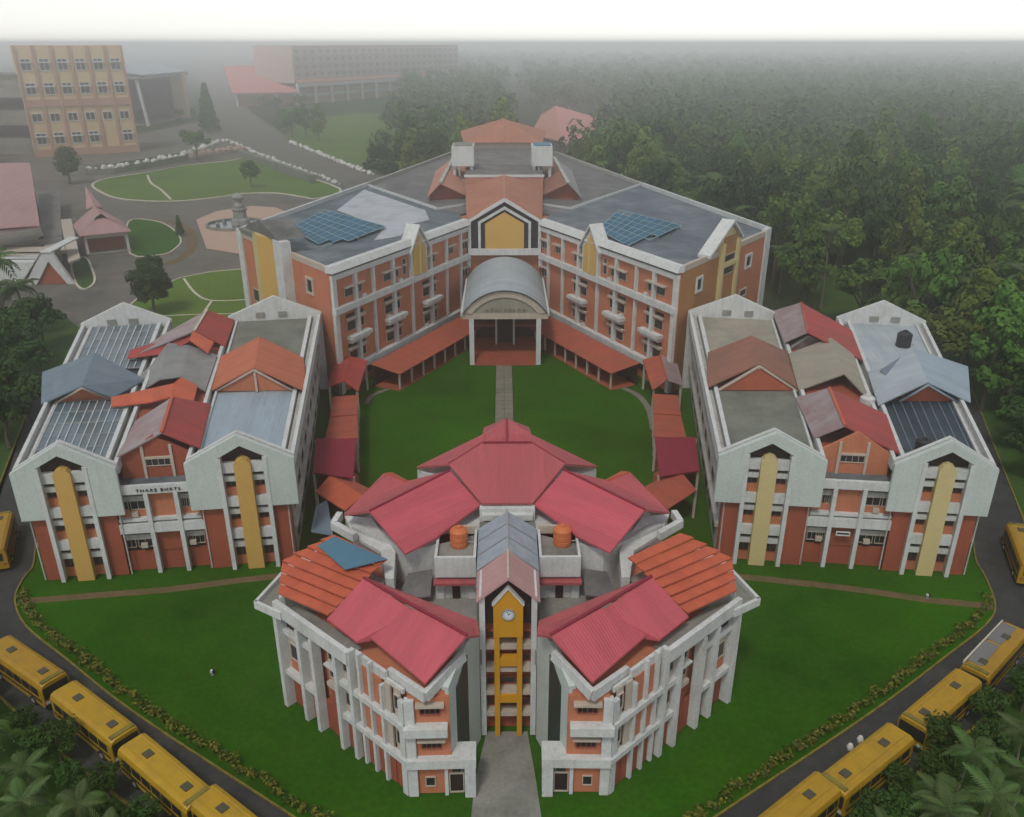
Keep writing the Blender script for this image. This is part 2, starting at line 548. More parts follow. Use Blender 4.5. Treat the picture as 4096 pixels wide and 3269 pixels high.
struct('lawn', sheet(list(reversed(backR)) + edgeR + list(reversed(edgeL)) + backL + [(-20, 150), (20, 150)], -0.05), grass)


def offset(pts, d):
    P = [Vector(p) for p in pts]
    out = []
    for i in range(len(P)):
        t = (P[min(i + 1, len(P) - 1)] - P[max(i - 1, 0)]).normalized()
        out.append(tuple(P[i] + Vector((t.y, -t.x)) * d))
    return out


for side, back, edge, sg in (('right', backR, edgeR, -1), ('left', backL, edgeL, 1)):
    inner = list(reversed(back)) + edge
    outer = offset(inner, sg * 5.6)
    struct('ring_road', sheet(inner + list(reversed(outer)), -0.03), asphalt)
    k = ribbon(offset(inner, sg * 0.1), 0.16, -0.1, 0.10)
    struct('kerb', k, kerb_yellow)
    k = ribbon(offset(outer, sg * 0.1), 0.18, -0.1, 0.10)
    struct('kerb', k, kerb_yellow)
    verge = offset(inner, sg * 30)
    struct('verge', sheet(outer + list(reversed(verge)), -0.07), rough_grass)

# worn dirt tracks across the lawn
struct('dirt_path', ribbon(smooth_line([(-46.12, 67.39, 0), (-39.79, 68.24, 0), (-32.47, 69.26, 0), (-26.46, 70.64, 0), (-20.21, 71.90, 0)], 5), 1.0, -0.06, -0.035), dirt)
struct('dirt_path', ribbon(smooth_line([(20.40, 71.32, 0), (26.67, 70.10, 0), (33.58, 68.58, 0), (39.69, 66.82, 0), (45.45, 65.71, 0)], 5), 1.0, -0.06, -0.035), dirt)

# paved ring and walk of the inner courtyard
court = [(-6.13, 132.22, 0), (-13.02, 126.39, 0), (-19.10, 118.68, 0), (-20.55, 110.52, 0), (-19.37, 98.35, 0), (-17.64, 85.96, 0), (17.60, 85.60, 0), (19.26, 97.96, 0), (20.65, 110.94, 0), (19.69, 118.29, 0), (13.17, 126.12, 0), (5.55, 132.10, 0)]
struct('courtyard_pavement', ribbon(smooth_line([(17.24, 122.59, 0), (19.75, 118.67, 0), (20.60, 113.19, 0), (20.14, 106.05, 0)], 4), 0.9, -0.06, 0.02), paver)
struct('courtyard_pavement', ribbon(smooth_line([(-20.30, 115.74, 0), (-19.86, 119.07, 0), (-17.04, 122.34, 0)], 4), 0.7, -0.06, 0.02), paver)
struct('courtyard_pavement', sheet([(-18.00, 88.23, 0), (17.98, 87.86, 0), (17.06, 79.33, 0), (-17.25, 79.68, 0)], -0.02), paver)
wk = MB()
pa, pb = Vector((-0.25, 132.62, 0)), Vector((-0.22, 107.05, 0))
slabs = struct('courtyard_walk', sheet([(-1.55, pb.y), (1.15, pb.y), (1.15, pa.y), (-1.55, pa.y)], -0.04), soil)
ny = 16
for i in range(ny):
    for j in range(2):
        y0 = pb.y + (pa.y - pb.y) * i / ny
        y1 = pb.y + (pa.y - pb.y) * (i + 1) / ny
        x0 = -1.5 + j * 1.3
        dz = rnd.uniform(-0.008, 0.012)
        MB().box(x0 + 0.03, x0 + 1.27, y0 + 0.05, y1 - 0.05, -0.04, 0.03 + dz).build('paving_slab', paver, slabs)

# entrance walk in front of the clock tower
struct('entrance_walk', sheet([(-2.72, 39.58, 0), (2.40, 39.53, 0), (1.93, 45.48, 0), (1.44, 50.13, 0), (-1.66, 50.16, 0), (-2.43, 45.52, 0)], -0.02), concrete)

# ------------------------------------------------------------------ forecourt behind, to the left
drive = [(-238.18, 390.43, 0), (-216.25, 478.19, 0), (-203.17, 614.14, 0), (-566.32, 1734.19, 0), (-520.33, 1733.72, 0), (-189.00, 687.00, 0), (-118.76, 502.13, 0), (-46.86, 349.19, 0), (-48.11, 295.24, 0), (-57.57, 286.01, 0), (-64.06, 253.70, 0), (-56.11, 183.50, 0), (-53.02, 165.17, 0), (-67.60, 161.41, 0), (-78.98, 153.00, 0), (-88.83, 165.54, 0), (-108.62, 165.74, 0)]
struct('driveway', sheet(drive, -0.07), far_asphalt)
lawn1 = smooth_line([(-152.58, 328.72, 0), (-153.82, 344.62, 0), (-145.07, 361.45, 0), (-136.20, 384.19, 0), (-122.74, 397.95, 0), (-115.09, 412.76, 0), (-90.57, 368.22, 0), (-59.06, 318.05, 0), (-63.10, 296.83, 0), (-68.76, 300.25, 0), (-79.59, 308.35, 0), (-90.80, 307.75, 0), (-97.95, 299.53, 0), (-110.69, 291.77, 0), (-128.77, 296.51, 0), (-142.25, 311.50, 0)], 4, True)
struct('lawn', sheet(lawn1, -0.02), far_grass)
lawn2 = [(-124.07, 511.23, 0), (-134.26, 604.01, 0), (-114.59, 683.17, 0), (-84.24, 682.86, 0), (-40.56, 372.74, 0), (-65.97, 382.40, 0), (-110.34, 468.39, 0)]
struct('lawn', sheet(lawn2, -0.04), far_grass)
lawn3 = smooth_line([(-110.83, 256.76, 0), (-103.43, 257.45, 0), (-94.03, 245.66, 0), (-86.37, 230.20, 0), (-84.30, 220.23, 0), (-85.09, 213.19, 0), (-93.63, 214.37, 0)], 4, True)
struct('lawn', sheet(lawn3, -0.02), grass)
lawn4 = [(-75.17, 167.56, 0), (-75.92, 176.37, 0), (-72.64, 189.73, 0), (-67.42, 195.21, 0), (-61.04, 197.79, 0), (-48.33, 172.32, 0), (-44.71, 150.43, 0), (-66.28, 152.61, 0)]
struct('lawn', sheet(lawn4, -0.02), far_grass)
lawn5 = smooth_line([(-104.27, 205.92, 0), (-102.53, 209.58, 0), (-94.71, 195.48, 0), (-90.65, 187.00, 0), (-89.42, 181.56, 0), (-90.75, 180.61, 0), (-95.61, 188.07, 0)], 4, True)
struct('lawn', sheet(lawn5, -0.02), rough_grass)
struct('lawn', sheet([(-107.71, 169.12, 0), (-88.05, 163.88, 0), (-78.28, 152.41, 0), (-70.15, 125.93, 0), (-73.27, 107.80, 0)], -0.045), rough_grass)

struct('kerb', ribbon(lawn1, 0.9, -0.1, 0.18, closed=True), kerb_pale)
struct('kerb', ribbon(lawn3, 0.45, -0.1, 0.14, closed=True), kerb_pale)
struct('kerb', ribbon(lawn5, 0.5, -0.1, 0.16, closed=True), kerb_pale)
struct('kerb', ribbon([(-75.13, 166.63, 0), (-75.92, 176.37, 0), (-72.64, 189.73, 0), (-67.42, 195.21, 0), (-61.04, 197.79, 0)], 0.4, -0.1, 0.14), kerb_pale)
# sandy ring of the turning circle
struct('sand_path', ribbon(smooth_line([(-106.51, 259.27, 0), (-98.34, 256.63, 0), (-88.64, 243.29, 0), (-81.85, 226.08, 0), (-79.10, 210.99, 0), (-80.47, 202.49, 0)], 6), 2.6, -0.06, -0.04), dirt)
# thin stone footpaths on the lawns
struct('footpath', ribbon(smooth_line([(-142.07, 354.38, 0), (-132.34, 332.56, 0), (-122.99, 316.82, 0), (-112.07, 295.68, 0)], 5), 0.9, -0.02, 0.02), kerb_pale)
struct('footpath', ribbon(smooth_line([(-71.77, 189.28, 0), (-65.19, 176.90, 0), (-60.02, 171.22, 0), (-52.86, 171.75, 0)], 5), 0.55, -0.02, 0.02), kerb_pale)
struct('footpath', ribbon(smooth_line([(-59.83, 170.61, 0), (-58.93, 163.05, 0), (-57.62, 155.04, 0)], 5), 0.5, -0.02, 0.02), kerb_pale)
struct('footpath', ribbon([(-66.08, 160.38, 0), (-59.51, 161.40, 0), (-52.71, 161.88, 0)], 0.35, -0.02, 0.02), kerb_pale)
# pink paved hexagon round the fountain
struct('pink_pavement', sheet([(-91.73, 259.12, 0), (-90.03, 273.44, 0), (-81.32, 282.75, 0), (-72.71, 279.66, 0), (-62.28, 262.73, 0), (-52.59, 208.97, 0), (-67.16, 214.10, 0), (-76.25, 219.77, 0)], 0.02), pink_paving)


# ================================================================== the two side blocks (each a pair of gabled halls with a red-roofed link)
DECK = 11.3
SH, PK, HB = 11.95, 14.65, 7.0        # hood shoulder, gable peak, hood bottom


def hall_front(B, par, u0, u1, p0, p1, goldm, lo, hi):
    """gabled front of one hall: hood panel, red side walls, fins, floor bands, windows and a golden pilaster"""
    um = (u0 + u1) / 2
    pm = (p0 + p1) / 2
    # solid body behind
    one(B, par, 'side_wall', red_wall, u0 + 0.9, p0 - 0.2, -0.9, 0.0, 0, HB + 0.05)
    one(B, par, 'side_wall', red_wall, p1 + 0.2, u1 - 0.75, -0.9, 0.0, 0, HB + 0.05)
    # hood: two shoulders and two rafters
    h = MB()
    a, b = p0 - 0.05, p1 + 0.05
    op, osh = 13.55, 12.35
    zl = lambda u: SH + (PK - SH) * (1 - abs(u - um) / ((u1 - u0) / 2))
    B.poly(h, [(u0, HB), (a, HB), (a, osh), (a, zl(a)), (u0, SH)], 0.0, 0.55)
    B.poly(h, [(b, HB), (u1, HB), (u1, SH), (b, zl(b)), (b, osh)], 0.0, 0.55)
    pk2 = min(op, zl(pm) - 0.75)
    l_ = [(a, osh), (pm, pk2), (pm, zl(pm))] + ([(um, PK)] if um < pm else []) + [(a, zl(a))]
    r_ = [(pm, pk2), (b, osh), (b, zl(b))] + ([(um, PK)] if um >= pm else []) + [(pm, zl(pm))]
    B.poly(h, l_, 0.0, 0.55)
    B.poly(h, r_, 0.0, 0.55)
    h.build('gable_hood', hoodw, par)
    # back of the gable (parapet thickness)
    g = MB()
    B.poly(g, [(u0 + 0.05, DECK - 0.4), (u1 - 0.05, DECK - 0.4), (u1 - 0.05, SH - 0.03), (um, PK - 0.05), (u0 + 0.05, SH - 0.03)], -0.45, -0.95)
    g.build('gable_parapet', white, par)
    # fins
    for p in (p0, p1):
        f = MB()
        B.poly(f, [(p - 0.2, 0), (p + 0.2, 0), (p + 0.2, 12.3), (p - 0.2, 12.3)], -0.5, 0.62)
        f.build('fin', white, par)
    # dark recess and its floors
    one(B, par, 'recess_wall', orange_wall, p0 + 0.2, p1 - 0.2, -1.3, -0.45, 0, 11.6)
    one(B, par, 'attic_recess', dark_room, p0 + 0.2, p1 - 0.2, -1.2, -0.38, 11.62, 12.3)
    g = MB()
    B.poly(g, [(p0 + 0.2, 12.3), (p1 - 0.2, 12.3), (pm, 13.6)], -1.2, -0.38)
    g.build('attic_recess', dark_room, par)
    gw = (p1 - p0) * 0.185
    for zb in (0.0, 3.45, 7.05):
        for s in (0, 1):
            q0, q1 = (p0 + 0.2, pm - gw) if s == 0 else (pm + gw, p1 - 0.2)
            if zb > 0:
                one(B, par, 'sill_wall', orange_wall, q0, q1, -0.45, -0.3, zb + 0.9, zb + 1.72)
            window(B, par, q0 + 0.04, q1 - 0.04, zb + (1.78 if zb > 0 else 1.1), zb + 2.5, v=-0.43, fm=red_wall, ft=0.05, mull=1, depth=0.06)
            one(B, par, 'lintel', white, q0, q1, -0.45, -0.12, zb + 2.5 - (0.3 if zb == 0 else 0), zb + 3.05 - (0.25 if zb == 0 else 0))
            one(B, par, 'vent_slot', dark_room, q0, q1, -0.46, -0.4, zb + 3.06 - (0.25 if zb == 0 else 0), zb + 3.45 - (0.1 if zb == 0 else 0))
    for z0, z1 in ((3.3, 4.35), (6.9, 7.9), (10.55, 11.6)):
        one(B, par, 'floor_band', white, p0 + 0.2, p1 - 0.2, -0.45, 0.12, z0, z1)
    # golden pilaster with a pointed, slightly bulging head
    gp = MB()
    B.poly(gp, [(pm - gw, 0), (pm + gw, 0), (pm + gw, 11.6), (pm + gw * 0.6, 12.0), (pm, 12.2), (pm - gw * 0.6, 12.0), (pm - gw, 11.6)], -0.5, 0.6)
    gp.build('pilaster', goldm, par)


def side_block(side):
    sg = 1 if side == 'right' else -1
    cs = [(20.4, 73.94), (45.81, 70.72), (27.03, 121.98), (59.71, 116.58)]
    cs = [(sg * x, y) for x, y in cs]
    B = Bil(*cs)
    W_, D_ = B.W, B.D
    root = thing('classroom_block', 'long %s block of two gabled halls with %s pilasters, a red roof between them' % (
        ('left hand', 'deep golden') if side == 'left' else ('right hand', 'pale cream yellow')), 'building', B.p(W_ / 2, -D_ / 2, 0))
    root['label'] = ('classroom block with deep golden pilasters and white-ribbed panel roofs, left of the courtyard' if side == 'left'
                     else 'classroom block with pale yellow pilasters and a dark navy roof bay, right of the courtyard')
    gm = gold if side == 'left' else pale_gold
    halls = ((0.0, 10.15, 2.72, 6.97), (16.28, W_, 19.0, 23.25))
    for i, (u0, u1, p0, p1) in enumerate(halls):
        hall_front(B, root, u0, u1, p0, p1, gm, 0, 0)
        um = (u0 + u1) / 2
        a, b = u0 + 0.9, u1 - 0.75
        # body and long walls
        m = MB()
        B.box(m, a, b, -D_, -1.3, 0, DECK - 0.3)
        m.build('hall_wall', old_white if i == 0 else red_wall, root)
        # roof decks: front bay, back bay
        if side == 'left':
            dm = (blue_sheet, moss_concrete) if i == 0 else (navy_sheet, navy_sheet)
        else:
            dm = (moss_concrete, tan_concrete) if i == 0 else (navy_sheet, pale_sheet)
        d1 = 0.40 * D_
        for k, (t0, t1) in enumerate(((0.95, d1), (d1, D_ - 0.5))):
            q = [B.p(u0 + 1.2, -t0, DECK), B.p(u1 - 0.9, -t0, DECK), B.p(u1 - 0.9, -t1, DECK), B.p(u0 + 1.2, -t1, DECK)]
            MB().slab(q, 0.3).build('roof_deck', dm[k], root)
        # parapets with a gutter lane between
        for ua, ub, zt, mm in ((u0 + 0.05, u0 + 0.4, SH - 0.02, white), (u0 + 1.05, u0 + 1.45, SH - 0.25, white), (u1 - 0.4, u1 - 0.05, SH - 0.02, white), (u1 - 1.0, u1 - 0.78, SH - 0.4, white)):
            one(B, root, 'parapet', mm, ua, ub, -D_ + 0.5, -0.96, DECK - 0.6, zt)
        for ua, ub in ((u0 + 0.4, u0 + 1.05), (u1 - 0.78, u1 - 0.4)):
            one(B, root, 'gutter', moss_concrete, ua, ub, -D_ + 0.5, -0.96, DECK - 0.6, DECK - 0.15)
        # back gable
        g = MB()
        B.poly(g, [(u0 - 0.05, 0), (u1 + 0.05, 0), (u1 + 0.05, SH + 0.05), (um, PK + 0.1), (u0 - 0.05, SH + 0.05)], -D_ - 0.4, -D_ + 0.45)
        g.build('back_gable', white, root)
        for k in (0.42, 0.66):
            one(B, root, 'gable_vent', concrete, u0 + (u1 - u0) * k - 0.5, u0 + (u1 - u0) * k + 0.45, -D_ + 0.44, -D_ + 0.62, SH - 0.15, SH + 0.55)
        # outward long wall: ledges, pilasters and windows
        ws = u0 + 0.9 if i == 0 else u1 - 0.75
        dr = -1 if i == 0 else 1
        mm = old_white
        for z0, z1, ex in ((3.3, 3.7, 0.35), (6.9, 7.3, 0.35), (10.4, 11.3, 0.8)):
            x0, x1 = sorted((ws, ws + dr * ex))
            one(B, root, 'wall_ledge', mm, x0, x1, -D_ + 0.5, -0.96, z0, z1)
        nb = 9
        if i == 0:
            for k in range(nb):
                t = 0.98 + (D_ - 2.2) * (k + 0.3) / nb
                for z in (1.2, 4.7, 8.3):
                    x0, x1 = sorted((ws, ws + dr * 0.1))
                    w = one(B, root, 'window', cream, x0, x1, -t - 2.4, -t, z, z + 1.2)
                    x0, x1 = sorted((ws + dr * 0.02, ws + dr * 0.13))
                    one(B, w, 'pane', dark_glass, x0, x1, -t - 2.3, -t - 0.1, z + 0.1, z + 1.1)
    # ---------------- link between the halls
    u0, u1 = 10.15, 16.28
    n0, n1 = 11.45, 14.2
    one(B, root, 'link_wall', red_wall, u0 - 0.75, u1 + 0.9, -D_ + 6, -1.3, 0, 9.3)
    one(B, root, 'link_wall', red_wall, u0 - 0.7, u1 + 0.85, -1.3, -0.7, 0, 2.2)
    one(B, root, 'link_panel', red_wall, n0 + 0.2, n1 - 0.2, -1.3, -0.6, 2.2, 4.6)
    one(B, root, 'link_panel', orange_wall, n0 + 0.2, n1 - 0.2, -1.29, -0.55, 6.1, 8.85)
    for p in (n0, n1):
        f = MB()
        B.poly(f, [(p - 0.2, 0), (p + 0.2, 0), (p + 0.2, 9.0), (p - 0.2, 9.0)], -1.2, 0.15)
        f.build('fin', white, root)
    one(B, root, 'floor_band', white, u0 - 0.9, u1 + 0.9, -1.3, 0.05, 4.6, 5.6)
    one(B, root, 'floor_band', white, u0 - 0.7, u1 + 0.85, -1.3, -0.1, 5.82, 6.1)
    one(B, root, 'link_parapet', white, u0 - 0.2, u1 + 0.2, -0.35, 0.05, 8.85, 9.75)
    one(B, root, 'roof_ledge', dark_deck, u0 - 0.7, u1 + 0.85, -2.6, -0.36, 9.0, 9.32)
    for q0, q1 in ((u0 - 0.7, n0 - 0.2), (n1 + 0.2, u1 + 0.85)):
        for zb, zt in ((6.1, 8.85), (2.2, 4.6)):
            one(B, root, 'recess_wall', dark_room, q0, q1, -1.29, -0.85, zb, zt)
            one(B, root, 'lintel', old_white, q0, q1, -0.9, -0.5, zt - 1.0, zt - 0.45)
            if zb > 5:
                one(B, root, 'sill_wall', orange_wall, q0, q1, -0.9, -0.68, zb, zb + 0.7)
            mid = (q0 + q1) / 2 + 0.25
            window(B, root, q0 + 0.15, mid - 0.1, zb + 0.72 if zb > 5 else 2.6, zt - 1.02, v=-0.83, fm=cream, ft=0.05)
            window(B, root, mid + 0.1, q1 - 0.1, zb + 0.72 if zb > 5 else 2.6, zt - 1.02, v=-0.83, fm=cream, ft=0.05)
    for u in (9.2, 16.9, 1.1, 25.0):
        one(B, root, 'drain_pipe', old_white, u - 0.06, u + 0.06, 0.0, 0.13, 0.1, HB)
    for u, z in ((10.4, 2.7), (15.3, 6.25), (15.0, 2.7)):
        one(B, root, 'air_conditioner', cream, u, u + 0.6, -0.66, -0.3, z, z + 0.45)
    if side == 'right':
        window(B, root, n0 + 0.7, n1 - 0.7, 3.75, 4.2, v=0.05, fm=white, ft=0.1, mull=0)
    # upper brick gable of the link, under the red roof
    uu0, uu1 = u0 - 0.35, u1 + 0.2
    uc = (uu0 + uu1) / 2
    wv = -2.6
    g = MB()
    B.poly(g, [(uu0, 9.0), (uu1, 9.0), (uu1, 11.6), (uc, 13.75), (uu0, 11.6)], wv - 0.4, wv)
    g.build('link_gable', orange_wall if side == 'right' else red_wall, root)
    for p in (uc - 1.45, uc + 1.15):
        one(B, root, 'gable_post', cream, p - 0.13, p + 0.13, wv, wv + 0.2, 9.3, 12.75)
    one(B, root, 'gable_sill', cream, uc - 1.32, uc + 1.02, wv, wv + 0.22, 11.35, 11.55)
    window(B, root, uc - 1.3, uc + 1.0, 10.55, 11.33, v=wv, fm=cream, ft=0.06, mull=3)
    one(B, root, 'link_upper_wall', red_wall, uu0 + 0.1, uu1 - 0.1, -D_ + 6.2, wv - 0.4, 9.3, 11.4)
    return B, root


BR, blockR = side_block('right')
BL, blockL = side_block('left')


def roof(parent, pts, m, name='roof_slope', th=0.14):
    return MB().slab(pts, th).build(name, m, parent)


def pediment(parent, a, b, c, m, back=0.5, name='pediment', trim=cream, post=True):
    """brick triangle a-b (base) with apex c, standing vertical, with pale raking trims"""
    mb = MB()
    A, Bp, C = Vector(a), Vector(b), Vector(c)
    n = Vector(((Bp - A).y, -(Bp - A).x, 0)).normalized()
    if n.y > 0:
        n = -n
    d = n * -back
    mb.hexa([A, Bp, C], [A + d, Bp + d, C + d])
    o = mb.build(name, m, parent)
    t = MB()
    e = n * 0.08
    t.bar(A + e, C + e, 0.28, 0.2)
    t.build('raking_trim', trim, o)
    MB().bar(Bp + e, C + e, 0.28, 0.2).build('raking_trim', trim, o)
    if post:
        Mx = (A + Bp) / 2
        x = Vector((C.x, C.y, 0))
        t = MB()
        u = (Bp - A).normalized() * 0.13
        f0, f1 = Vector((C.x, C.y, A.z)), C
        t.hexa([f0 - u, f0 + u, f0 + u + n * 0.12, f0 - u + n * 0.12], [f1 - u, f1 + u, f1 + u + n * 0.12, f1 - u + n * 0.12])
        t.build('king_post', trim, o)
    return o


def tent(parent, rb, rf, lb, lf, tb, tf, ml, mr, capm=None, th=0.16):
    """two roof slopes: ridge rb-rf, left eave lb-lf, right eave tb-tf"""
    roof(parent, [rb, rf, lf, lb], ml, th=th)
    roof(parent, [rf, rb, tb, tf], mr, th=th)
    if capm:
        up = Vector((0, 0, 0.06))
        MB().bar(Vector(rb) + up, Vector(rf) + up, 0.3, 0.12).build('ridge_cap', capm, parent)


# ---------------- roofs of the right block
tent(blockR, (31.01, 103.00, 14.4), (29.21, 92.67, 14.4), (26.03, 104.17, 11.75), (23.24, 91.87, 11.75), (36.48, 103.92, 11.75), (33.74, 91.41, 11.75), tile_brown, tile_brown)
pediment(blockR, (24.60, 91.91, 11.4), (33.70, 91.70, 11.4), (29.23, 92.61, 14.1), red_wall)
tent(blockR, (34.87, 85.67, 14.1), (32.93, 75.72, 14.1), (32.37, 88.29, 11.9), (30.91, 77.65, 11.9), (40.81, 83.97, 11.7), (38.22, 74.38, 11.7), faded_roof, red_roof, orange_roof)
tent(blockR, (42.00, 105.02, 13.4), (39.10, 92.37, 13.2), (35.84, 102.34, 12.2), (33.45, 90.56, 11.9), (43.78, 101.54, 12.3), (40.39, 87.93, 11.9), beige_sheet, beige_sheet)
tent(blockR, (42.30, 118.60, 14.2), (38.80, 104.94, 14.2), (39.12, 121.07, 12.2), (36.64, 106.84, 12.2), (47.78, 112.86, 11.9), (44.66, 100.54, 11.9), faded_roof, red_roof, rust_roof)
pediment(blockR, (37.05, 106.19, 11.4), (42.99, 106.13, 11.4), (39.25, 105.83, 13.4), concrete, post=False, trim=metal)
tent(blockR, (49.83, 99.20, 14), (46.51, 87.68, 14), (43.83, 96.90, 11.75), (40.93, 86.48, 11.75), (56.89, 98.56, 11.75), (51.55, 87.24, 11.75), pale_sheet, blue_sheet)
roof(blockR, [(47.92, 97.72, 13.38), (48.39, 95.66, 13.2), (44.68, 92.94, 12.45), (44.54, 95.33, 12.5)], slate_sheet, 'patch_sheet', 0.05)
pediment(blockR, (44.10, 88.38, 11.4), (50.54, 88.21, 11.4), (46.53, 87.59, 13.7), red_wall, post=False, trim=blue_sheet)
# ---------------- roofs of the left block
tent(blockL, (-30.91, 103.18, 14.4), (-28.66, 92.04, 14.4), (-36.37, 102.68, 11.75), (-33.82, 91.60, 11.75), (-25.54, 102.57, 11.75), (-22.73, 91.04, 11.75), tile_orange, tile_orange)
pediment(blockL, (-33.55, 92.14, 11.4), (-24.45, 92.27, 11.4), (-28.69, 92.02, 14.1), orange_wall)
tent(blockL, (-35.12, 83.73, 14.1), (-33.02, 74.78, 14.1), (-39.03, 82.79, 11.8), (-37.41, 73.79, 11.9), (-32.52, 87.21, 11.9), (-30.06, 75.97, 11.9), faded_roof, red_roof, orange_roof)
roof(blockL, [(-37.34, 90.08, 13.2), (-43.62, 87.95, 12.4), (-42.86, 86.07, 12.1), (-38.84, 86.48, 12.4), (-36.43, 86.91, 12.9)], orange_roof, 'loose_roof_sheet')
roof(blockL, [(-37.01, 91.82, 13.3), (-37.29, 89.95, 13.25), (-36.40, 86.68, 12.95), (-34.22, 86.94, 12.3), (-35.10, 91.18, 12.5)], orange_roof, 'loose_roof_sheet')
roof(blockL, [(-43.27, 104.98, 13), (-39.69, 92.20, 12.9), (-37.49, 93.06, 12.9), (-35.15, 91.15, 12.4), (-34.08, 90.50, 12.1), (-36.35, 102.50, 12.2), (-40.51, 104.61, 12.8)], grey_sheet, 'sheet_roof')
roof(blockL, [(-43.27, 104.98, 13), (-43.51, 99.26, 12), (-43.99, 96.91, 11.7), (-41.86, 92.40, 11.6), (-39.80, 92.46, 12.8)], grey_sheet, 'sheet_roof')
tent(blockL, (-41.68, 116.29, 14), (-40.34, 106.91, 14), (-46.11, 111.25, 12.2), (-47.48, 101.96, 11.95), (-38.76, 118.57, 11.9), (-36.62, 106.72, 11.9), faded_roof, red_roof, kerb_pale)
roof(blockL, [(-41.14, 107.48, 13.4), (-45.43, 106.57, 12.6), (-47.90, 104.07, 12.35), (-47.28, 101.53, 12.1), (-42.93, 102.19, 12.5), (-40.60, 105.02, 13.1)], red_roof, 'loose_roof_sheet', 0.06)
roof(blockL, [(-40.63, 107.07, 13.95), (-40.27, 104.39, 13.6), (-37.12, 101.61, 12.8), (-37.49, 105.29, 13)], orange_roof, 'loose_roof_sheet')
tent(blockL, (-49.56, 98.29, 14), (-46.22, 87.45, 14), (-56.09, 97.77, 11.75), (-51.33, 87.76, 11.75), (-42.70, 95.24, 11.75), (-43.72, 88.63, 12.1), slate_sheet, slate_sheet)
pediment(blockL, (-50.33, 88.60, 11.4), (-44.38, 89.71, 11.4), (-46.33, 87.57, 13.7), orange_wall, post=False, trim=cream)
# white-ribbed panel roofs of the outer hall, left block
for t0, t1, nr in ((0.05, 0.385, 5), (0.60, 0.985, 6)):
    u0, u1 = 17.6, BL.W - 1.15
    nc = 9
    for i in range(nc):
        for j in range(nr):
            a0, a1 = u0 + (u1 - u0) * i / nc, u0 + (u1 - u0) * (i + 1) / nc
            b0, b1 = BL.D * (t0 + (t1 - t0) * j / nr), BL.D * (t0 + (t1 - t0) * (j + 1) / nr)
            z = DECK + 0.26 + rnd.uniform(-0.02, 0.02)
            MB().slab([BL.p(a0 + 0.08, -b0 - 0.04, z), BL.p(a1 - 0.08, -b0 - 0.04, z), BL.p(a1 - 0.08, -b1 + 0.04, z), BL.p(a0 + 0.08, -b1 + 0.04, z)], 0.05).build('roof_panel', poly_panel, blockL)
    for i in range(nc + 1):
        a0 = u0 + (u1 - u0) * i / nc + rnd.uniform(-0.04, 0.04)
        one(BL, blockL, 'roof_rib', white, a0 - 0.045, a0 + 0.045, -BL.D * t1, -BL.D * t0, DECK + 0.2, DECK + 0.36)
    for j in range(nr + 1):
        if True:
            b0 = BL.D * (t0 + (t1 - t0) * j / nr)
            one(BL, blockL, 'roof_crossbar', metal, u0, u1, -b0 - 0.05, -b0 + 0.05, DECK + 0.22, DECK + 0.33)
# thin white lines of the right block's navy bay
for i in range(8):
    a0 = 17.8 + i * 0.92
    one(BR, blockR, 'roof_rib', slate_sheet, a0 - 0.04, a0 + 0.04, -0.385 * BR.D, -0.06 * BR.D, DECK - 0.05, DECK + 0.07)
# dark lettering on the left link parapet (too blurred in the photograph to read with certainty)
cu = bpy.data.curves.new('lettering', 'FONT')
cu.body = 'THARE BHRTS'
cu.size = 0.46
cu.extrude = 0.03
cu.space_character = 1.25
lo = bpy.data.objects.new('lettering', cu)
COL.objects.link(lo)
A_, B_ = Vector(BL.p(15.0, 0.09, 9.08)), Vector(BL.p(10.9, 0.09, 9.08))
bpy.context.view_layer.update()
me = bpy.data.meshes.new_from_object(lo.evaluated_get(bpy.context.evaluated_depsgraph_get()))
bpy.data.objects.remove(lo)
wd = max(v.co.x for v in me.vertices)
ux = (B_ - A_) / wd
uz = Vector((0, 0, 1))
un = ux.normalized().cross(uz)
for v in me.vertices:
    q = A_ + ux * v.co.x + uz * v.co.y + un * v.co.z - blockL.location
    v.co = q
me.materials.append(black_paint)
lo = bpy.data.objects.new('lettering', me)
COL.objects.link(lo)
lo.parent = blockL


# ================================================================== main building behind the courtyard: two wings, porch, golden gable
ZP = 19.28
tile_dusty = mat('dusty_clay_tiles', (0.37, 0.155, 0.095), stain=(0.27, 0.125, 0.085), stain_amt=0.7, stain_scale=0.3, grain=0.16, ribs=0.3, panel=0.6)
main = thing('main_building', 'orange and white main building with golden gable, barrel-roofed porch and solar panels, behind the courtyard', 'building', (0, 165, 0))


def arc_pts(hw, z0, rise, n=14):
    """segmental arch points (x, z) from -hw to hw"""
    rad = (hw * hw + rise * rise) / (2 * rise)
    a0 = math.asin(hw / rad)
    return [(rad * math.sin(-a0 + 2 * a0 * k / n), z0 + rise - rad + rad * math.cos(-a0 + 2 * a0 * k / n)) for k in range(n + 1)]


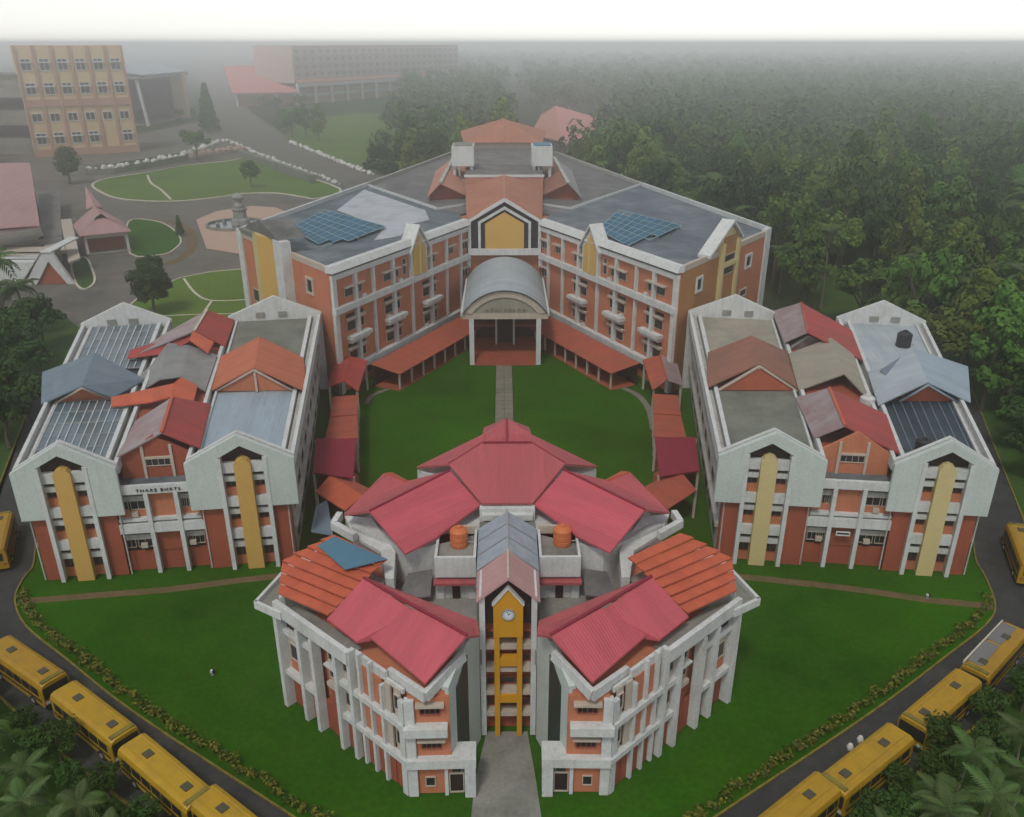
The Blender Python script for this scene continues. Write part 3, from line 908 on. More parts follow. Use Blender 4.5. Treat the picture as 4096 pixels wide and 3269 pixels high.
def wing(side):
    sg = 1 if side == 'right' else -1
    P, T, Qc = (sg * 24.9, 119.3), (sg * 6.75, 155.2), (sg * 45.0, 145.9)
    F = Fr(P, T, flip=(sg == 1))
    E = Fr(P, Qc, flip=(sg == -1))
    mo, bc = (sg * 30.7, 198.2), (sg * 14.9, 258.0)
    # body
    body = MB()
    body.prism([P, T, (sg * 6.75, 200), mo, Qc], 0, 18.3)
    body.build('wing_wall', orange_wall, main)
    MB().prism([(sg * 6.75, 200.05), (sg * 6.75, 258), bc, mo], 0, 18.3).build('rear_wall', cream, main)
    # decks
    mi = (sg * 13.0, 168.0)
    MB().slab([(P[0], P[1], 18.7), (T[0], T[1], 18.7), (sg * 8.5, 163.0, 18.7), (mi[0], mi[1], 18.7), (mo[0], mo[1], 18.7), (Qc[0], Qc[1], 18.7)], 0.35).build('roof_deck', dark_deck, main)
    MB().slab([(mi[0], mi[1], 18.72), (sg * 8.5, 163.0, 18.72), (sg * 6.75, 165, 18.72), (sg * 6.75, 258, 18.72), (bc[0], bc[1], 18.72), (mo[0], mo[1], 18.72)], 0.35).build('roof_deck', slate_deck, main)
    # parapets along the roof edges and the divider
    def para(a, b, w, z0, z1, m=white, nm='parapet'):
        MB().prism([tuple(q) for q in _strip(a, b, w)], z0, z1).build(nm, m, main)
    para(Qc, mo, 0.5, 18.2, 19.5)
    para(mo, bc, 0.5, 18.2, 19.45, old_white)
    para(mo, mi, 0.35, 18.3, 19.15)
    para(mi, (sg * 7.0, 173.5), 0.3, 18.3, 19.05)
    # --- courtyard facade
    L = F.L
    pil = [0.75, 5.67, 10.24, 15.65, 20.97, 26.96, 32.29, 37.34]
    for i, u in enumerate(pil):
        w = 0.65 if i == 0 else (0.32 if i in (1, 3, 5) else 0.22)
        z0 = 0 if i == 0 else 3.0
        one(F, main, 'facade_post', white, u - w, u + w * (1 if i else 0.3), 0.0, 0.55 if i in (0, 1, 3, 5) else 0.42, z0, 12.3)
        if i != 4:
            one(F, main, 'facade_post', white, u - w, u + w * (1 if i else 0.3), 0.0, 0.5, 13.2, 17.3)
    one(F, main, 'floor_band', white, 0.05, L, 0.0, 0.75, 12.25, 13.2)
    one(F, main, 'floor_band', white, 1.2, L - 0.5, 0.0, 0.95, 2.75, 3.7)
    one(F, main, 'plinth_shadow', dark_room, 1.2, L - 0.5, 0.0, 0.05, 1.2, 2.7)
    one(F, main, 'floor_band', white, 0.05, L, 0.0, 0.5, 17.25, 18.0)
    one(F, main, 'roof_slot', black_paint, 0.8, L - 0.3, 0.0, 0.12, 18.01, 18.35)
    cp = MB()
    cp.hexa([F.p(-0.1, -0.55, 18.36), F.p(L, -0.55, 18.36), F.p(L, 0.75, 18.36), F.p(-0.1, 0.75, 18.36)],
            [F.p(-0.1, -0.55, ZP + 0.1), F.p(L, -0.55, ZP + 0.1), F.p(L, 0.2, ZP), F.p(-0.1, 0.2, ZP)])
    cp.build('roof_coping', white, main)
    cm = cream
    for m in (5.67, 15.65, 26.96):
        one(F, main, 'planter_ledge', white, m - 2.75, m + 2.35, 0.0, 1.15, 7.7, 8.25)
        one(F, main, 'planter_ledge', white, m - 2.55, m + 2.1, 0.0, 0.85, 7.2, 7.55)
        for a, b in ((m - 2.55, m - 0.45), (m + 0.42, m + 1.75)):
            for z0, z1 in ((4.3, 5.75), (8.9, 10.35), (14.1, 15.4)):
                window(F, main, a, b, z0, z1, v=0.02, fm=cream, ft=0.05, mull=0)
                if z0 > 9.5:
                    one(F, main, 'sunshade', cm, a - 0.25, b + 0.2, 0.0, 0.7, z1 + 0.12, z1 + 0.32)
                else:
                    one(F, main, 'sunshade', cm, a - 0.2, b + 0.2, 0.0, 0.45, z1 + 0.25, z1 + 0.6)
                    one(F, main, 'vent_slot', dark_room, a, b, 0.0, 0.05, z1 + 0.62, z1 + 1.15)
    for u in (10.75, 21.6, 32.8):
        one(F, main, 'drain_pipe', cream, u - 0.07, u + 0.07, 0.0, 0.16, 3.7, 12.2)
    for u, z in ((3.0, 4.0), (13.4, 8.6), (24.6, 4.0), (17.2, 13.6), (7.2, 13.6)):
        one(F, main, 'air_conditioner', white, u, u + 0.85, 0.0, 0.45, z - 0.45, z + 0.1)
    # last bay towards the centre
    for z0, z1 in ((4.6, 5.9), (9.1, 10.6), (14.2, 15.5)):
        window(F, main, 36.0 + 1.8, 40.0, z0, z1, v=0.02, fm=cream, ft=0.07, mull=1)
        one(F, main, 'sunshade', cm, 37.6, 40.1, 0.0, 0.6, z1 + 0.2, z1 + 0.45)
    window(F, main, 33.3, 35.0, 14.3, 15.5, v=0.02, fm=cream, ft=0.07)
    one(F, main, 'sunshade', cm, 32.8, 35.4, 0.0, 0.7, 15.7, 15.9)
    # golden dormer over the middle bay
    c = 22.9
    dz = MB()
    F.poly(dz, [(c - 2.3, 13.2), (c + 2.6, 13.2), (c + 2.6, 17.4), (c + 0.15, 20.75), (c - 2.3, 17.4)], -0.5, 0.55)
    dz.build('dormer_panel', white, main)
    dz = MB()
    F.poly(dz, [(c - 1.75, 13.3), (c + 2.05, 13.3), (c + 2.05, 17.2), (c + 0.15, 19.75), (c - 1.75, 17.2)], 0.55, 0.7)
    dz.build('dormer_panel', gold, main)
    one(F, main, 'dormer_rib', pale_gold, c + 0.0, c + 0.3, 0.7, 0.85, 13.3, 19.4)
    for a, b in ((c - 2.9, c + 0.15), (c + 3.2, c + 0.15)):
        dz = MB()
        F.poly(dz, [(a, 17.0), (b, 20.95), (b, 21.35), (a, 17.4)], -1.6, 0.95)
        dz.build('dormer_coping', white, main)
    for a in (c - 4.3, c + 3.4):
        window(F, main, a, a + 1.1, 13.9, 16.6, v=0.02, fm=cream, ft=0.08, mull=0)
        one(F, main, 'transom', cream, a, a + 1.1, 0.0, 0.3, 15.4, 15.7)
    # --- end wall
    one(E, main, 'corner_post', white, E.L - 1.9, E.L + 0.1, -0.6, 0.3, 0, 19.5)
    one(E, main, 'end_coping', cream, 0.0, E.L - 1.9, -0.45, 0.08, 18.35, 19.2)
    wm = ochre_wall if side == 'right' else orange_wall
    one(E, main, 'end_wall', wm, 0.35, 13.2, -0.1, 0.04, 0, 18.34)
    if side == 'right':
        window(E, main, 5.2, 7.4, 14.2, 16.6, v=0.04, fm=white, ft=0.35, mull=0, depth=0.2)
        window(E, main, 23.6, 26.2, 14.2, 16.6, v=0.04, fm=white, ft=0.35, mull=0, depth=0.2)
        for u in (13.3, 19.0):
            one(E, main, 'stair_post', pale_gold, u - 0.4, u + 0.4, 0.0, 0.7, 0, 20.2)
        one(E, main, 'stair_panel', ochre_wall, 13.7, 18.6, 0.0, 0.25, 0, 21)
        for z0, z1 in ((15.0, 16.3), (17.0, 18.2)):
            window(E, main, 13.9, 18.4, z0, z1, v=0.25, fm=cream, ft=0.1, mull=0)
        one(E, main, 'transom', pale_gold, 13.7, 18.6, 0.25, 0.6, 16.35, 16.95)
        g = MB()
        E.poly(g, [(12.4, 18.5), (19.9, 18.5), (19.9, 20.0), (16.1, 22.8), (12.4, 20.0)], -0.4, 0.2)
        g.build('stair_gable', pale_gold, main)
        for a, b in (((8.2, 18.9), (16.1, 23.1)), ((20.3, 20.0), (16.1, 23.1))):
            g = MB()
            E.poly(g, [(a[0], a[1]), (b[0], b[1] - 0.1), (b[0], b[1] + 0.35), (a[0], a[1] + 0.45)], -1.4, 0.7)
            g.build('stair_coping', white, main)
        window(E, main, 22.5, 25.5, 9.5, 11.0, v=0.04, fm=cream, ft=0.3, mull=0)
    else:
        window(E, main, 5.2, 7.6, 14.0, 16.6, v=0.04, fm=cream, ft=0.35, mull=0, depth=0.2)
        one(E, main, 'stair_post', white, 12.1, 15.0, 0.0, 1.6, 0, 20.9)
        g = MB()
        g.hexa([E.p(15.0, 0, 0), E.p(15.0, 0.6, 0), E.p(20.3, 1.9, 0), E.p(25.8, 0.6, 0), E.p(25.8, 0, 0)],
               [E.p(15.0, 0, 20.9), E.p(15.0, 0.6, 20.9), E.p(20.3, 1.9, 20.9), E.p(25.8, 0.6, 20.9), E.p(25.8, 0, 20.9)])
        g.build('stair_panel', pale_gold, main)
        g = MB()
        g.hexa([E.p(14.9, 0.55, 0.2), E.p(14.9, 0.75, 0.2), E.p(20.2, 2.06, 0.2), E.p(20.25, 1.9, 0.2)],
               [E.p(14.9, 0.55, 20.7), E.p(14.9, 0.75, 20.7), E.p(20.2, 2.06, 20.7), E.p(20.25, 1.9, 20.7)])
        g.build('stair_panel', gold, main)
        g = MB()
        E.poly(g, [(13.5, 20.9), (26.5, 20.9), (24.2, 21.9), (20.0, 23.0), (15.8, 21.9)], -3.2, 1.4)
        g.build('stair_roof', slate_deck, main)
        one(E, main, 'stair_roof', moss_concrete, 25.8, 32, -3, 0.3, 19.25, 19.9)
        window(E, main, 27.0, 29.4, 8.0, 10.2, v=0.04, fm=cream, ft=0.1, mull=0)
    return F, E


def _strip(a, b, w):
    A, B = Vector(a[:2]), Vector(b[:2])
    d = (B - A).normalized()
    s = Vector((-d.y, d.x)) * (w / 2)
    return [A - s, B - s, B + s, A + s]


FR, ER = wing('right')
FL, EL = wing('left')

# bleached patch of sheeting on the left wing's roof
MB().slab([(-30.66, 192.81, 18.78), (-15.25, 167.11, 18.78), (-13.58, 157.32, 18.78), (-16.90, 152.86, 18.78), (-17.27, 143.24, 18.78), (-21.27, 139.49, 18.78), (-20.77, 150.03, 18.78), (-32.11, 167.28, 18.78)], 0.05).build('bleached_sheet', bleached, main)
# low sheds on the rear roof
for sg in (-1, 1):
    a, b, c, d = (sg * 16.0, 205.0), (sg * 9.0, 218.0), (sg * 7.6, 190.0), (sg * 12.5, 176.0)
    MB().slab([(sg * 12.2, 216, 22.6), (sg * 12.9, 178, 22.2), (sg * 8.0, 180, 19.6), (sg * 7.5, 212, 20.2)], 0.2).build('shed_roof', tile_brown if sg > 0 else tile_pale, main)
    MB().slab([(sg * 12.2, 216, 22.65), (sg * 12.9, 178, 22.25), (sg * 15.6, 177, 19.6), (sg * 16.4, 214, 20.0)], 0.2).build('shed_roof', grey_sheet if sg > 0 else tile_pale, main)
    MB().bar((sg * 12.2, 216, 22.75), (sg * 12.9, 178, 22.35), 0.7, 0.25).build('ridge_cap', old_white, main)
    w = MB()
    w.hexa([(sg * 15.2, 179, 18.7), (sg * 8.2, 181, 18.7), (sg * 8.2, 181, 19.2), (sg * 12.9, 179.6, 21.8), (sg * 15.2, 179, 19.4)],
           [(sg * 15.2, 210, 18.7), (sg * 8.2, 210, 18.7), (sg * 8.2, 210, 19.2), (sg * 12.6, 210, 21.8), (sg * 15.2, 210, 19.4)])
    w.build('shed_wall', red_wall, main)

# --- centre: golden gable between the wings
YG = 155.0


def penta(hw, z0, zs, zp):
    return [(-hw, z0), (hw, z0), (hw, zs), (0, zp), (-hw, zs)]


C0 = Fr((0, YG), (1, YG))
g = MB()
C0.poly(g, penta(6.45, 14.0, 19.1, 22.75), -1.2, -0.3)
g.build('gable_wall', black_paint, main)


def pent_frame(name, a, b, v0, v1, m):
    g = MB()
    for i in range(1, 5):
        j = (i + 1) % 5
        C0.poly(g, [a[i], a[j], b[j], b[i]], v0, v1)
    g.build(name, m, main)


pent_frame('gable_frame', penta(6.6, 14.0, 19.15, 22.95), penta(6.05, 14.0, 18.85, 22.35), -0.6, 0.25, white)
pent_frame('gable_frame', penta(4.75, 14.0, 18.8, 21.5), penta(4.3, 14.0, 18.55, 21.0), -0.4, 0.1, white)
g = MB()
C0.poly(g, penta(3.5, 14.0, 18.45, 20.5), -0.35, 0.0)
g.build('golden_panel', gold, main)
C0.box(MB(), -6.6, 6.6, -0.8, 0.4, 12.9, 14.0).build('gable_beam', white, main)
for sx in (-1, 1):
    C0.box(MB(), sx * 6.55 - 0.35, sx * 6.55 + 0.35, -0.8, 0.3, 10.6, 12.89).build('gable_post', white, main)
C0.box(MB(), -6.7, 6.7, -45, -0.85, 0, 13.9).build('centre_wall', orange_wall, main)
MB().slab([(0, 185.5, 22.8), (0, YG - 0.2, 22.8), (-6.75, YG - 0.2, 19.15), (-8.2, 185.5, 20.6)], 0.15).build('gable_roof', tile_dusty, main)
MB().slab([(0, YG - 0.2, 22.8), (0, 185.5, 22.8), (8.2, 185.5, 20.6), (6.75, YG - 0.2, 19.15)], 0.15).build('gable_roof', tile_dusty, main)
MB().bar((0, YG - 0.2, 22.86), (0, 185.4, 22.86), 0.3, 0.14).build('ridge_cap', tile_pale, main)
C0.box(MB(), -6.6, 6.6, -30.4, -1.3, 13.9, 19.1).build('attic_wall', red_wall, main)
# stair head block with grey roof and hipped tile roof behind
MB().box(-8.2, 8.2, 185.6, 240, 13, 22.3).build('stair_head_wall', tile_pale, main)
MB().box(-8.4, 8.4, 185.45, 186.2, 22.31, 22.75).build('stair_head_coping', white, main)
MB().slab([(-8.2, 186.2, 22.5), (8.2, 186.2, 22.5), (9.6, 240, 22.5), (-9.6, 240, 22.5)], 0.3).build('grey_roof', slate_deck, main)
MB().box(-8.0, 8.0, 205.0, 205.5, 22.5, 22.72).build('roof_joint', grey_sheet, main)
ap = (-0.1, 250, 29.0)
e = [(-10.6, 236, 24.2), (10.2, 236, 24.2), (12.5, 268, 24.2), (-12.8, 268, 24.2)]
for i in range(4):
    MB().slab([e[i], e[(i + 1) % 4], ap], 0.2).build('hip_slope', tile_dusty, main)
MB().tube([e[0], ap], 0.18, 5).build('hip_cap', tile_pale, main)
MB().tube([(-0.3, 236, 24.35), ap], 0.18, 5).build('hip_cap', tile_pale, main)
MB().box(-10.2, 9.8, 237, 266, 18.5, 24.05).build('hip_wall', cream, main)
for x0, x1 in ((-11.4, -6.6), (6.1, 10.6)):
    MB().box(x0, x1, 194.6, 202, 23.4, 27.5).build('water_tank_box', white, main)
    MB().box(x0 + 0.4, x1 - 0.4, 195.2, 201.5, 27.51, 27.75).build('tank_cover', teal_sheet if x0 > 0 else concrete, main)
    for px in (x0 + 0.5, x1 - 0.5):
        MB().box(px - 0.3, px + 0.3, 195.2, 195.8, 18.7, 23.39).build('tank_leg', white, main)
        MB().box(px - 0.3, px + 0.3, 200.4, 201.0, 18.7, 23.39).build('tank_leg', white, main)
    MB().tube([(x0 + 1.5, 195.0, 23.3), (x0 + 1.7, 194.4, 21.5), (x0 + 2.6, 194.2, 20.5), (x0 + 2.6, 194.2, 18.8)], 0.18, 6).build('pipe', metal, main)

# --- barrel-roofed porch
porch = thing('entrance_porch', 'tall porch with grey barrel roof and red steps, at the head of the courtyard walk', 'porch', (0, 140, 0))
yF, yB = 132.0, 154.4
ar = arc_pts(6.55, 8.9, 3.5, 16)
ao = arc_pts(6.9, 8.75, 3.95, 16)
ai = arc_pts(5.3, 8.75, 2.7, 16)
for k in range(16):
    (x0, z0), (x1, z1) = ao[k], ao[k + 1]
    MB().slab([(x0, yF - 0.5, z0), (x0, yB, z0), (x1, yB, z1), (x1, yF - 0.5, z1)], 0.12).build('barrel_sheet', pale_sheet, porch)
g = MB()
for k in range(16):
    a, b, c, d = ar[k], ar[k + 1], ai[k + 1], ai[k]
    g.hexa([(p[0], yF - 0.1, p[1] - 0.1) for p in (d, c, b, a)], [(p[0], yF + 0.35, p[1] - 0.1) for p in (d, c, b, a)])
g.build('arch_fascia', cream, porch)
g = MB()
for k in range(16):
    (x0, z0), (x1, z1) = ai[k], ai[k + 1]
    g.hexa([(x0, yF + 0.1, 8.2), (x1, yF + 0.1, 8.2), (x1, yF + 0.1, z1), (x0, yF + 0.1, z0)],
           [(x0, yF + 0.4, 8.2), (x1, yF + 0.4, 8.2), (x1, yF + 0.4, z1), (x0, yF + 0.4, z0)])
g.build('tympanum', beige_sheet, porch)
MB().box(-6.9, 6.9, yF + 0.05, yF + 0.6, 7.75, 8.7).build('porch_beam', cream, porch)
for sx in (-1, 1):
    MB().box(sx * 6.9 - 0.2, sx * 6.9 + 0.2, yF, yB, 8.2, 8.85).build('side_beam', white, porch)
    MB().box(sx * 5.4 - 0.38, sx * 5.4 + 0.38, yF, yF + 0.8, 0, 7.74).build('column', white, porch)
    MB().box(sx * 6.2 - 0.25, sx * 6.2 + 0.25, yB - 1, yB - 0.4, 0, 8.19).build('column', white, porch)
    MB().box(sx * 1.5 - 0.16, sx * 1.5 + 0.16, yF + 7.5, yF + 7.9, 0.9, 8.1).build('door_post', white, porch)
# little raised letters on the fascia, too blurred to read
for k in range(9):
    x = -3.0 + k * 0.72 + rnd.uniform(-0.05, 0.05)
    m = MB()
    m.box(x, x + 0.1, yF + 0.0, yF + 0.1, 8.95, 9.45)
    m.box(x + 0.1, x + 0.42, yF + 0.02, yF + 0.1, 9.35 if k % 2 else 9.15, 9.45 if k % 2 else 9.25)
    if k % 3:
        m.box(x + 0.34, x + 0.44, yF + 0.01, yF + 0.1, 8.95, 9.34)
    m.build('letter', moss_concrete, porch)
for i in range(6):
    MB().box(-5.0, 5.0, yF - 0.3 + i * 0.55, yF - 0.3 + (i + 1) * 0.55 - 0.01, 0, 0.16 * (i + 1)).build('step', red_wall, porch)
MB().box(-5.9, 5.9, yF + 3.0, yB, 0, 0.97).build('porch_floor', red_wall, porch)
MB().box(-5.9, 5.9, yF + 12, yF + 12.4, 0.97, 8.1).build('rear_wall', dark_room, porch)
for z in (3.4, 5.6):
    for sx in (-1, 1):
        MB().box(sx * 3.7 - 2.0, sx * 3.7 + 2.0, yF + 10, yF + 12, z, z + 0.35).build('gallery', red_wall, porch)
MB().box(-1.4, 1.4, yF + 8.6, yF + 9.0, 0.98, 7.6).build('door', dark_room, porch)

# --- red lean-to corridors along the wings, with slim white columns
for side, F, sg in (('left', FL, -1), ('right', FR, 1)):
    cr = thing('covered_corridor', 'rust-red lean-to corridor on slim pale columns along the %s wing of the main building' % side, 'corridor', (sg * 14, 128, 0))
    ua, ub = 5.2, 33.5
    for k in range(6):
        q0, q1 = ua + (ub - ua) * k / 6, ua + (ub - ua) * (k + 1) / 6
        MB().slab([F.p(q0, 2.3, 3.55), F.p(q1, 2.3, 3.55), F.p(q1, 7.5, 2.75), F.p(q0, 7.5, 2.75)], 0.1).build('roof_sheet', rust_roof, cr)
    for k in range(9):
        u = ua + 0.6 + (ub - ua - 1.2) * k / 8
        F.box(MB(), u - 0.13, u + 0.13, 6.9, 7.15, -0.05, 2.72).build('column', cream, cr)
    F.box(MB(), ua, ub, 2.6, 2.8, 0, 3.2).build('back_wall', dark_room, cr)
    F.box(MB(), ua, ub, 2.8, 7.3, -0.05, 0.06).build('floor_slab', red_wall, cr)


# ================================================================== front building with the clock tower
front = thing('front_building', 'front building with pink roofs, white fins and a golden clock tower, nearest the camera', 'building', (0, 54, 0))
ZW = 9.75
for sg in (1, -1):
    def S(p):
        return (sg * p[0],) + tuple(p[1:])
    a, b = S((6.81, 44.25)), S((17.1, 53.8))
    F = Fr(a, b, flip=(sg == -1))
    L = F.L
    st = 7.2                         # step between the tall front part and the set-back outer part
    # bodies
    MB().prism([S((4.05, 44.6)), S((6.6, 44.6)), S((16.6, 53.9)), S((15.5, 60.5)), S((9.6, 62.0)), S((9.2, 55.6)), S((5.4, 50.4)), S((2.3, 49.3))], 0, 8.9).build('wing_wall', orange_wall, front)
    one(F, front, 'base_wall', red_wall, 0.3, L - 0.3, -0.3, 0.02, 0, 2.7)
    # floor bands
    for z0, z1 in ((2.95, 3.4), (6.0, 6.45)):
        one(F, front, 'floor_band', white, -0.1, 7.1, 0.0, 0.5, z0, z1)
    one(F, front, 'floor_band', white, 9.6, L + 0.05, 0.0, 0.65, 3.2, 3.6)
    one(F, front, 'floor_band', white, 9.6, L + 0.05, 0.0, 0.45, 7.0, 7.35)
    # deep fins on the outer part, slimmer ones towards the front corner
    for u, w, d, zt in ((L - 0.1, 0.22, 0.9, 9.0), (11.4, 0.2, 0.75, 8.6), (9.7, 0.2, 0.75, 8.6), (6.95, 0.18, 0.7, 9.0), (5.4, 0.18, 0.6, 9.8),
                        (4.55, 0.12, 0.4, 9.9), (3.4, 0.12, 0.4, 9.8), (2.2, 0.12, 0.4, 8.6), (0.25, 0.25, 0.35, 8.3)):
        one(F, front, 'fin', white, u - w, u + w, 0.0, d, 0.0, zt)
    # outer part: windows, lintels, red base
    for u0, u1 in ((11.7, 13.7), (9.95, 11.15)):
        one(F, front, 'panel', cream, u0, u1, 0.0, 0.12, 3.6, 6.9)
        window(F, front, u0 + 0.25, u1 - 0.3, 4.7, 6.2, v=0.12, fm=cream, ft=0.06, mull=0)
        one(F, front, 'panel', orange_wall, u0 + 0.1, u1 - 0.2, 0.12, 0.16, 3.65, 4.6)
        one(F, front, 'vent_slot', dark_room, u0, u1, 0.0, 0.06, 7.4, 8.3)
        one(F, front, 'panel', red_wall, u0, u1, 0.0, 0.08, 0.05, 3.15)
    one(F, front, 'recess_wall', red_wall, 7.2, 8.55, 0.0, 0.1, 0.05, 4.9)
    one(F, front, 'recess_band', cream, 7.2, 8.55, 0.0, 0.4, 4.9, 5.3)
    for z in (5.6, 7.2):
        window(F, front, 7.3, 8.45, z, z + 1.1, v=0.04, fm=cream, ft=0.06, mull=0)
        one(F, front, 'sunshade', white, 7.15, 8.6, 0.0, 0.5, z + 1.2, z + 1.38)
    # front part: panels and windows between the fins
    for i, (u0, u1) in enumerate(((0.5, 1.15), (1.45, 2.05), (2.35, 3.25), (3.55, 4.4), (4.7, 5.2), (5.6, 6.75))):
        for z in (3.4, 6.45):
            if i in (0, 4, 5):
                one(F, front, 'panel', cream, u0, u1, 0.0, 0.08, z, z + 2.5)
                window(F, front, u0 + 0.08, u1 - 0.08, z + 0.7, z + 2.0, v=0.08, fm=cream, ft=0.05, mull=0)
            else:
                one(F, front, 'panel', orange_wall if i != 1 else cream, u0, u1, 0.0, 0.14, z + 0.05, z + 2.45)
        one(F, front, 'panel', red_wall, u0, u1, 0.0, 0.1, 0.05, 2.7)
    one(F, front, 'upper_wall', white, 2.0, 5.4, -0.2, 0.05, 8.9, 9.6)
    one(F, front, 'upper_wall', white, 0.3, 2.0, -0.2, 0.0, 8.7, 9.1)
    for u in (4.75, 7.5):
        one(F, front, 'drain_pipe', old_white, u - 0.05, u + 0.05, 0.1, 0.22, 0.1, 9.2)
    # parapet
    one(F, front, 'parapet', white, 5.3, L + 0.15, 0.35, 0.75, 8.75, 9.85)
    one(F, front, 'gutter', concrete, 5.6, L, -0.9, 0.34, 8.7, 9.2)
    # outer end with its slanted balcony tray
    e0, e1 = S((17.35, 53.6)), S((17.9, 58.0))
    MB().prism([S((17.1, 52.9)), S((19.2, 54.0)), S((19.3, 54.5)), S((17.9, 58.0)), S((17.2, 58.0))], 8.75, 8.95).build('balcony_tray', concrete, front)
    for p, q in ((S((16.9, 52.6)), S((19.25, 54.1))), (S((19.2, 54.0)), S((18.0, 58.2)))):
        MB().bar((p[0], p[1], 9.05), (q[0], q[1], 9.05), 0.25, 0.65).build('tray_parapet', white, front)
    MB().prism([S((16.7, 53.9)), S((17.3, 53.7)), S((17.9, 58.0)), S((15.6, 60.6))], 0, 9.9).build('end_wall', white, front)
    # --- front face towards the camera
    f0, f1 = S((6.81, 44.25)), S((2.75, 44.35))
    G = Fr(f0, f1, flip=(sg == 1))
    one(G, front, 'front_wall', orange_wall, 0.1, 2.86, -0.3, 0.0, 0, 8.6)
    one(G, front, 'corner_post', white, -0.15, 0.5, -0.2, 0.3, 0, 8.5)
    for z in (5.75,):
        one(G, front, 'floor_band', white, -0.25, 2.7, 0.0, 0.75 if z > 3 else 0.5, z, z + 0.7)
    for z in (3.9, 6.9):
        window(G, front, 0.85, 2.25, z + 0.25, z + 0.95, v=0.0, fm=red_wall, ft=0.06, mull=3)
        one(G, front, 'sunshade', cream, 0.6, 2.5, 0.0, 0.45, z + 1.1, z + 1.3)
    # ground-floor porch block beside the walk
    one(G, front, 'porch_slab', white, -0.2, 4.55, -1.2, 0.55, 2.76, 3.5)
    one(G, front, 'porch_post', white, 3.75, 4.5, -1.0, 0.5, 0, 2.75)
    one(G, front, 'porch_post', white, 2.35, 2.6, -0.2, 0.25, 0, 2.75)
    window(G, front, 2.65, 3.7, 0.1, 1.9, v=0.0, fm=cream, ft=0.08, mull=0, gm=dark_room)
    window(G, front, 1.0, 1.7, 0.7, 1.6, v=0.0, fm=cream, ft=0.06, mull=0)
    # pale green canted wall with the tall dark slot
    p0, p1 = S((2.08, 49.4)), S((4.0, 44.5))
    K = Fr(p0, p1, flip=(sg == -1))
    k = MB()
    kl = K.L
    K.poly(k, [(0.0, 0), (kl, 0), (kl, 9.2), (kl * 0.4, 10.6), (0.0, 10.3)], -0.5, 0.0)
    k.build('canted_wall', hoodw, front)
    k = MB()
    K.poly(k, [(kl * 0.42, 1.2), (kl * 0.78, 0.6), (kl * 0.78, 8.3), (kl * 0.42, 9.6)], -0.1, 0.06)
    k.build('slot_window', green_glass, front)
    # fascia under the pink roof
    q = [S((3.03, 46.64, 10.3)), S((5.45, 43.68, 9.35)), S((8.06, 46.03, 9.35))]
    for i in range(2):
        MB().bar((q[i][0], q[i][1], q[i][2] - 0.15), (q[i + 1][0], q[i + 1][1], q[i + 1][2] - 0.15), 0.35, 0.85).build('eaves_fascia', white, front)
    # --- pink roof of the wing
    R1, RL = S((10.48, 52.26, 12.6)), S((2.75, 45.95, 12.1))
    R2, R3 = S((12.98, 50.39, 10.45)), S((10.52, 48.16, 10.15))
    J0, J1 = S((6.50, 48.91, 12.1)), S((9.63, 48.34, 10.2))
    W4 = S((5.43, 43.77, 10))
    up = lambda p, d: (p[0], p[1], p[2] + d)
    MB().slab([R1, J0, J1, R3, R2], 0.16).build('roof_slope', pink_roof, front)
    MB().slab([up(J0, 0.22), up(RL, 0.22), up(W4, 0.22), up(J1, 0.22)], 0.16).build('roof_slope', pink_roof, front)
    MB().slab([up(RL, 0.1), R1, S((10.01, 52.94, 12)), S((2.13, 48.87, 11.3)), S((1.95, 47.16, 11.4))], 0.16).build('roof_slope', rose_roof, front)
    MB().bar(up(R1, 0.1), up(RL, 0.25), 0.22, 0.1).build('ridge_cap', wine_roof, front)
    # --- stepped orange sheets of the outer roof
    o1, o2 = Vector(S((9.16, 55.27, 12.3))), Vector(S((13.83, 58.83, 12.3)))       # inner edge
    o4, o3 = Vector(S((12.96, 50.66, 10.35))), Vector(S((17.17, 53.38, 10.35)))    # outer edge
    o5 = Vector(S((17.54, 56.71, 11.1)))
    ns = 7
    for i in range(ns):
        t0, t1 = i / ns, (i + 1) / ns
        def lin(t):
            A = o1.lerp(o4, t)
            Bq = o2.lerp(o5, t / 0.55) if t < 0.55 else o5.lerp(o3, (t - 0.55) / 0.45)
            return A, Bq
        A0, B0 = lin(t0)
        A1, B1 = lin(t1)
        A0.z = B0.z = 12.3 - 1.9 * t0
        A1.z = B1.z = 12.3 - 1.9 * t1
        dz = 0.2
        MB().slab([(B0.x, B0.y, B0.z), (A0.x, A0.y, A0.z), (A1.x, A1.y, A1.z + dz), (B1.x, B1.y, B1.z + dz)], 0.13).build('roof_sheet', orange_roof, front)
    MB().prism([S((10.3, 52.5)), S((16.8, 53.6)), S((17.4, 57.3)), S((13.8, 59.0)), S((9.4, 55.6))], 8.5, 10.2).build('attic_wall', concrete, front)
    # white party wall and sloped white apron between the roofs
    MB().slab([S((8.91, 58.05, 11.2)), S((10.35, 59.30, 11)), S((9.31, 54.69, 10.9)), S((8.65, 54.55, 11))], 1.6).build('party_wall', white, front)
    MB().slab([S((11.27, 61.93, 12)), S((13.79, 63.12, 11.6)), S((12.67, 60.56, 11.2)), S((9.76, 58.06, 10.9)), S((8.91, 58.05, 11.2))], 0.3).build('apron_roof', white, front)
    MB().bar(S((14.10, 62.94, 11.7)), S((14.34, 61.38, 11.7)), 0.5, 0.7).build('apron_parapet', white, front)
    MB().bar(S((14.46, 61.55, 11.6)), S((12.34, 59.75, 11.5)), 0.5, 0.7).build('apron_parapet', white, front)
    # --- great pink roofs of the hall behind
    A, Bq, Cq, Dq = S((2.22, 62.54, 12.9)), S((4.91, 65.52, 14.6)), S((10.91, 59.12, 14.3)), S((7.90, 56.18, 12.2))
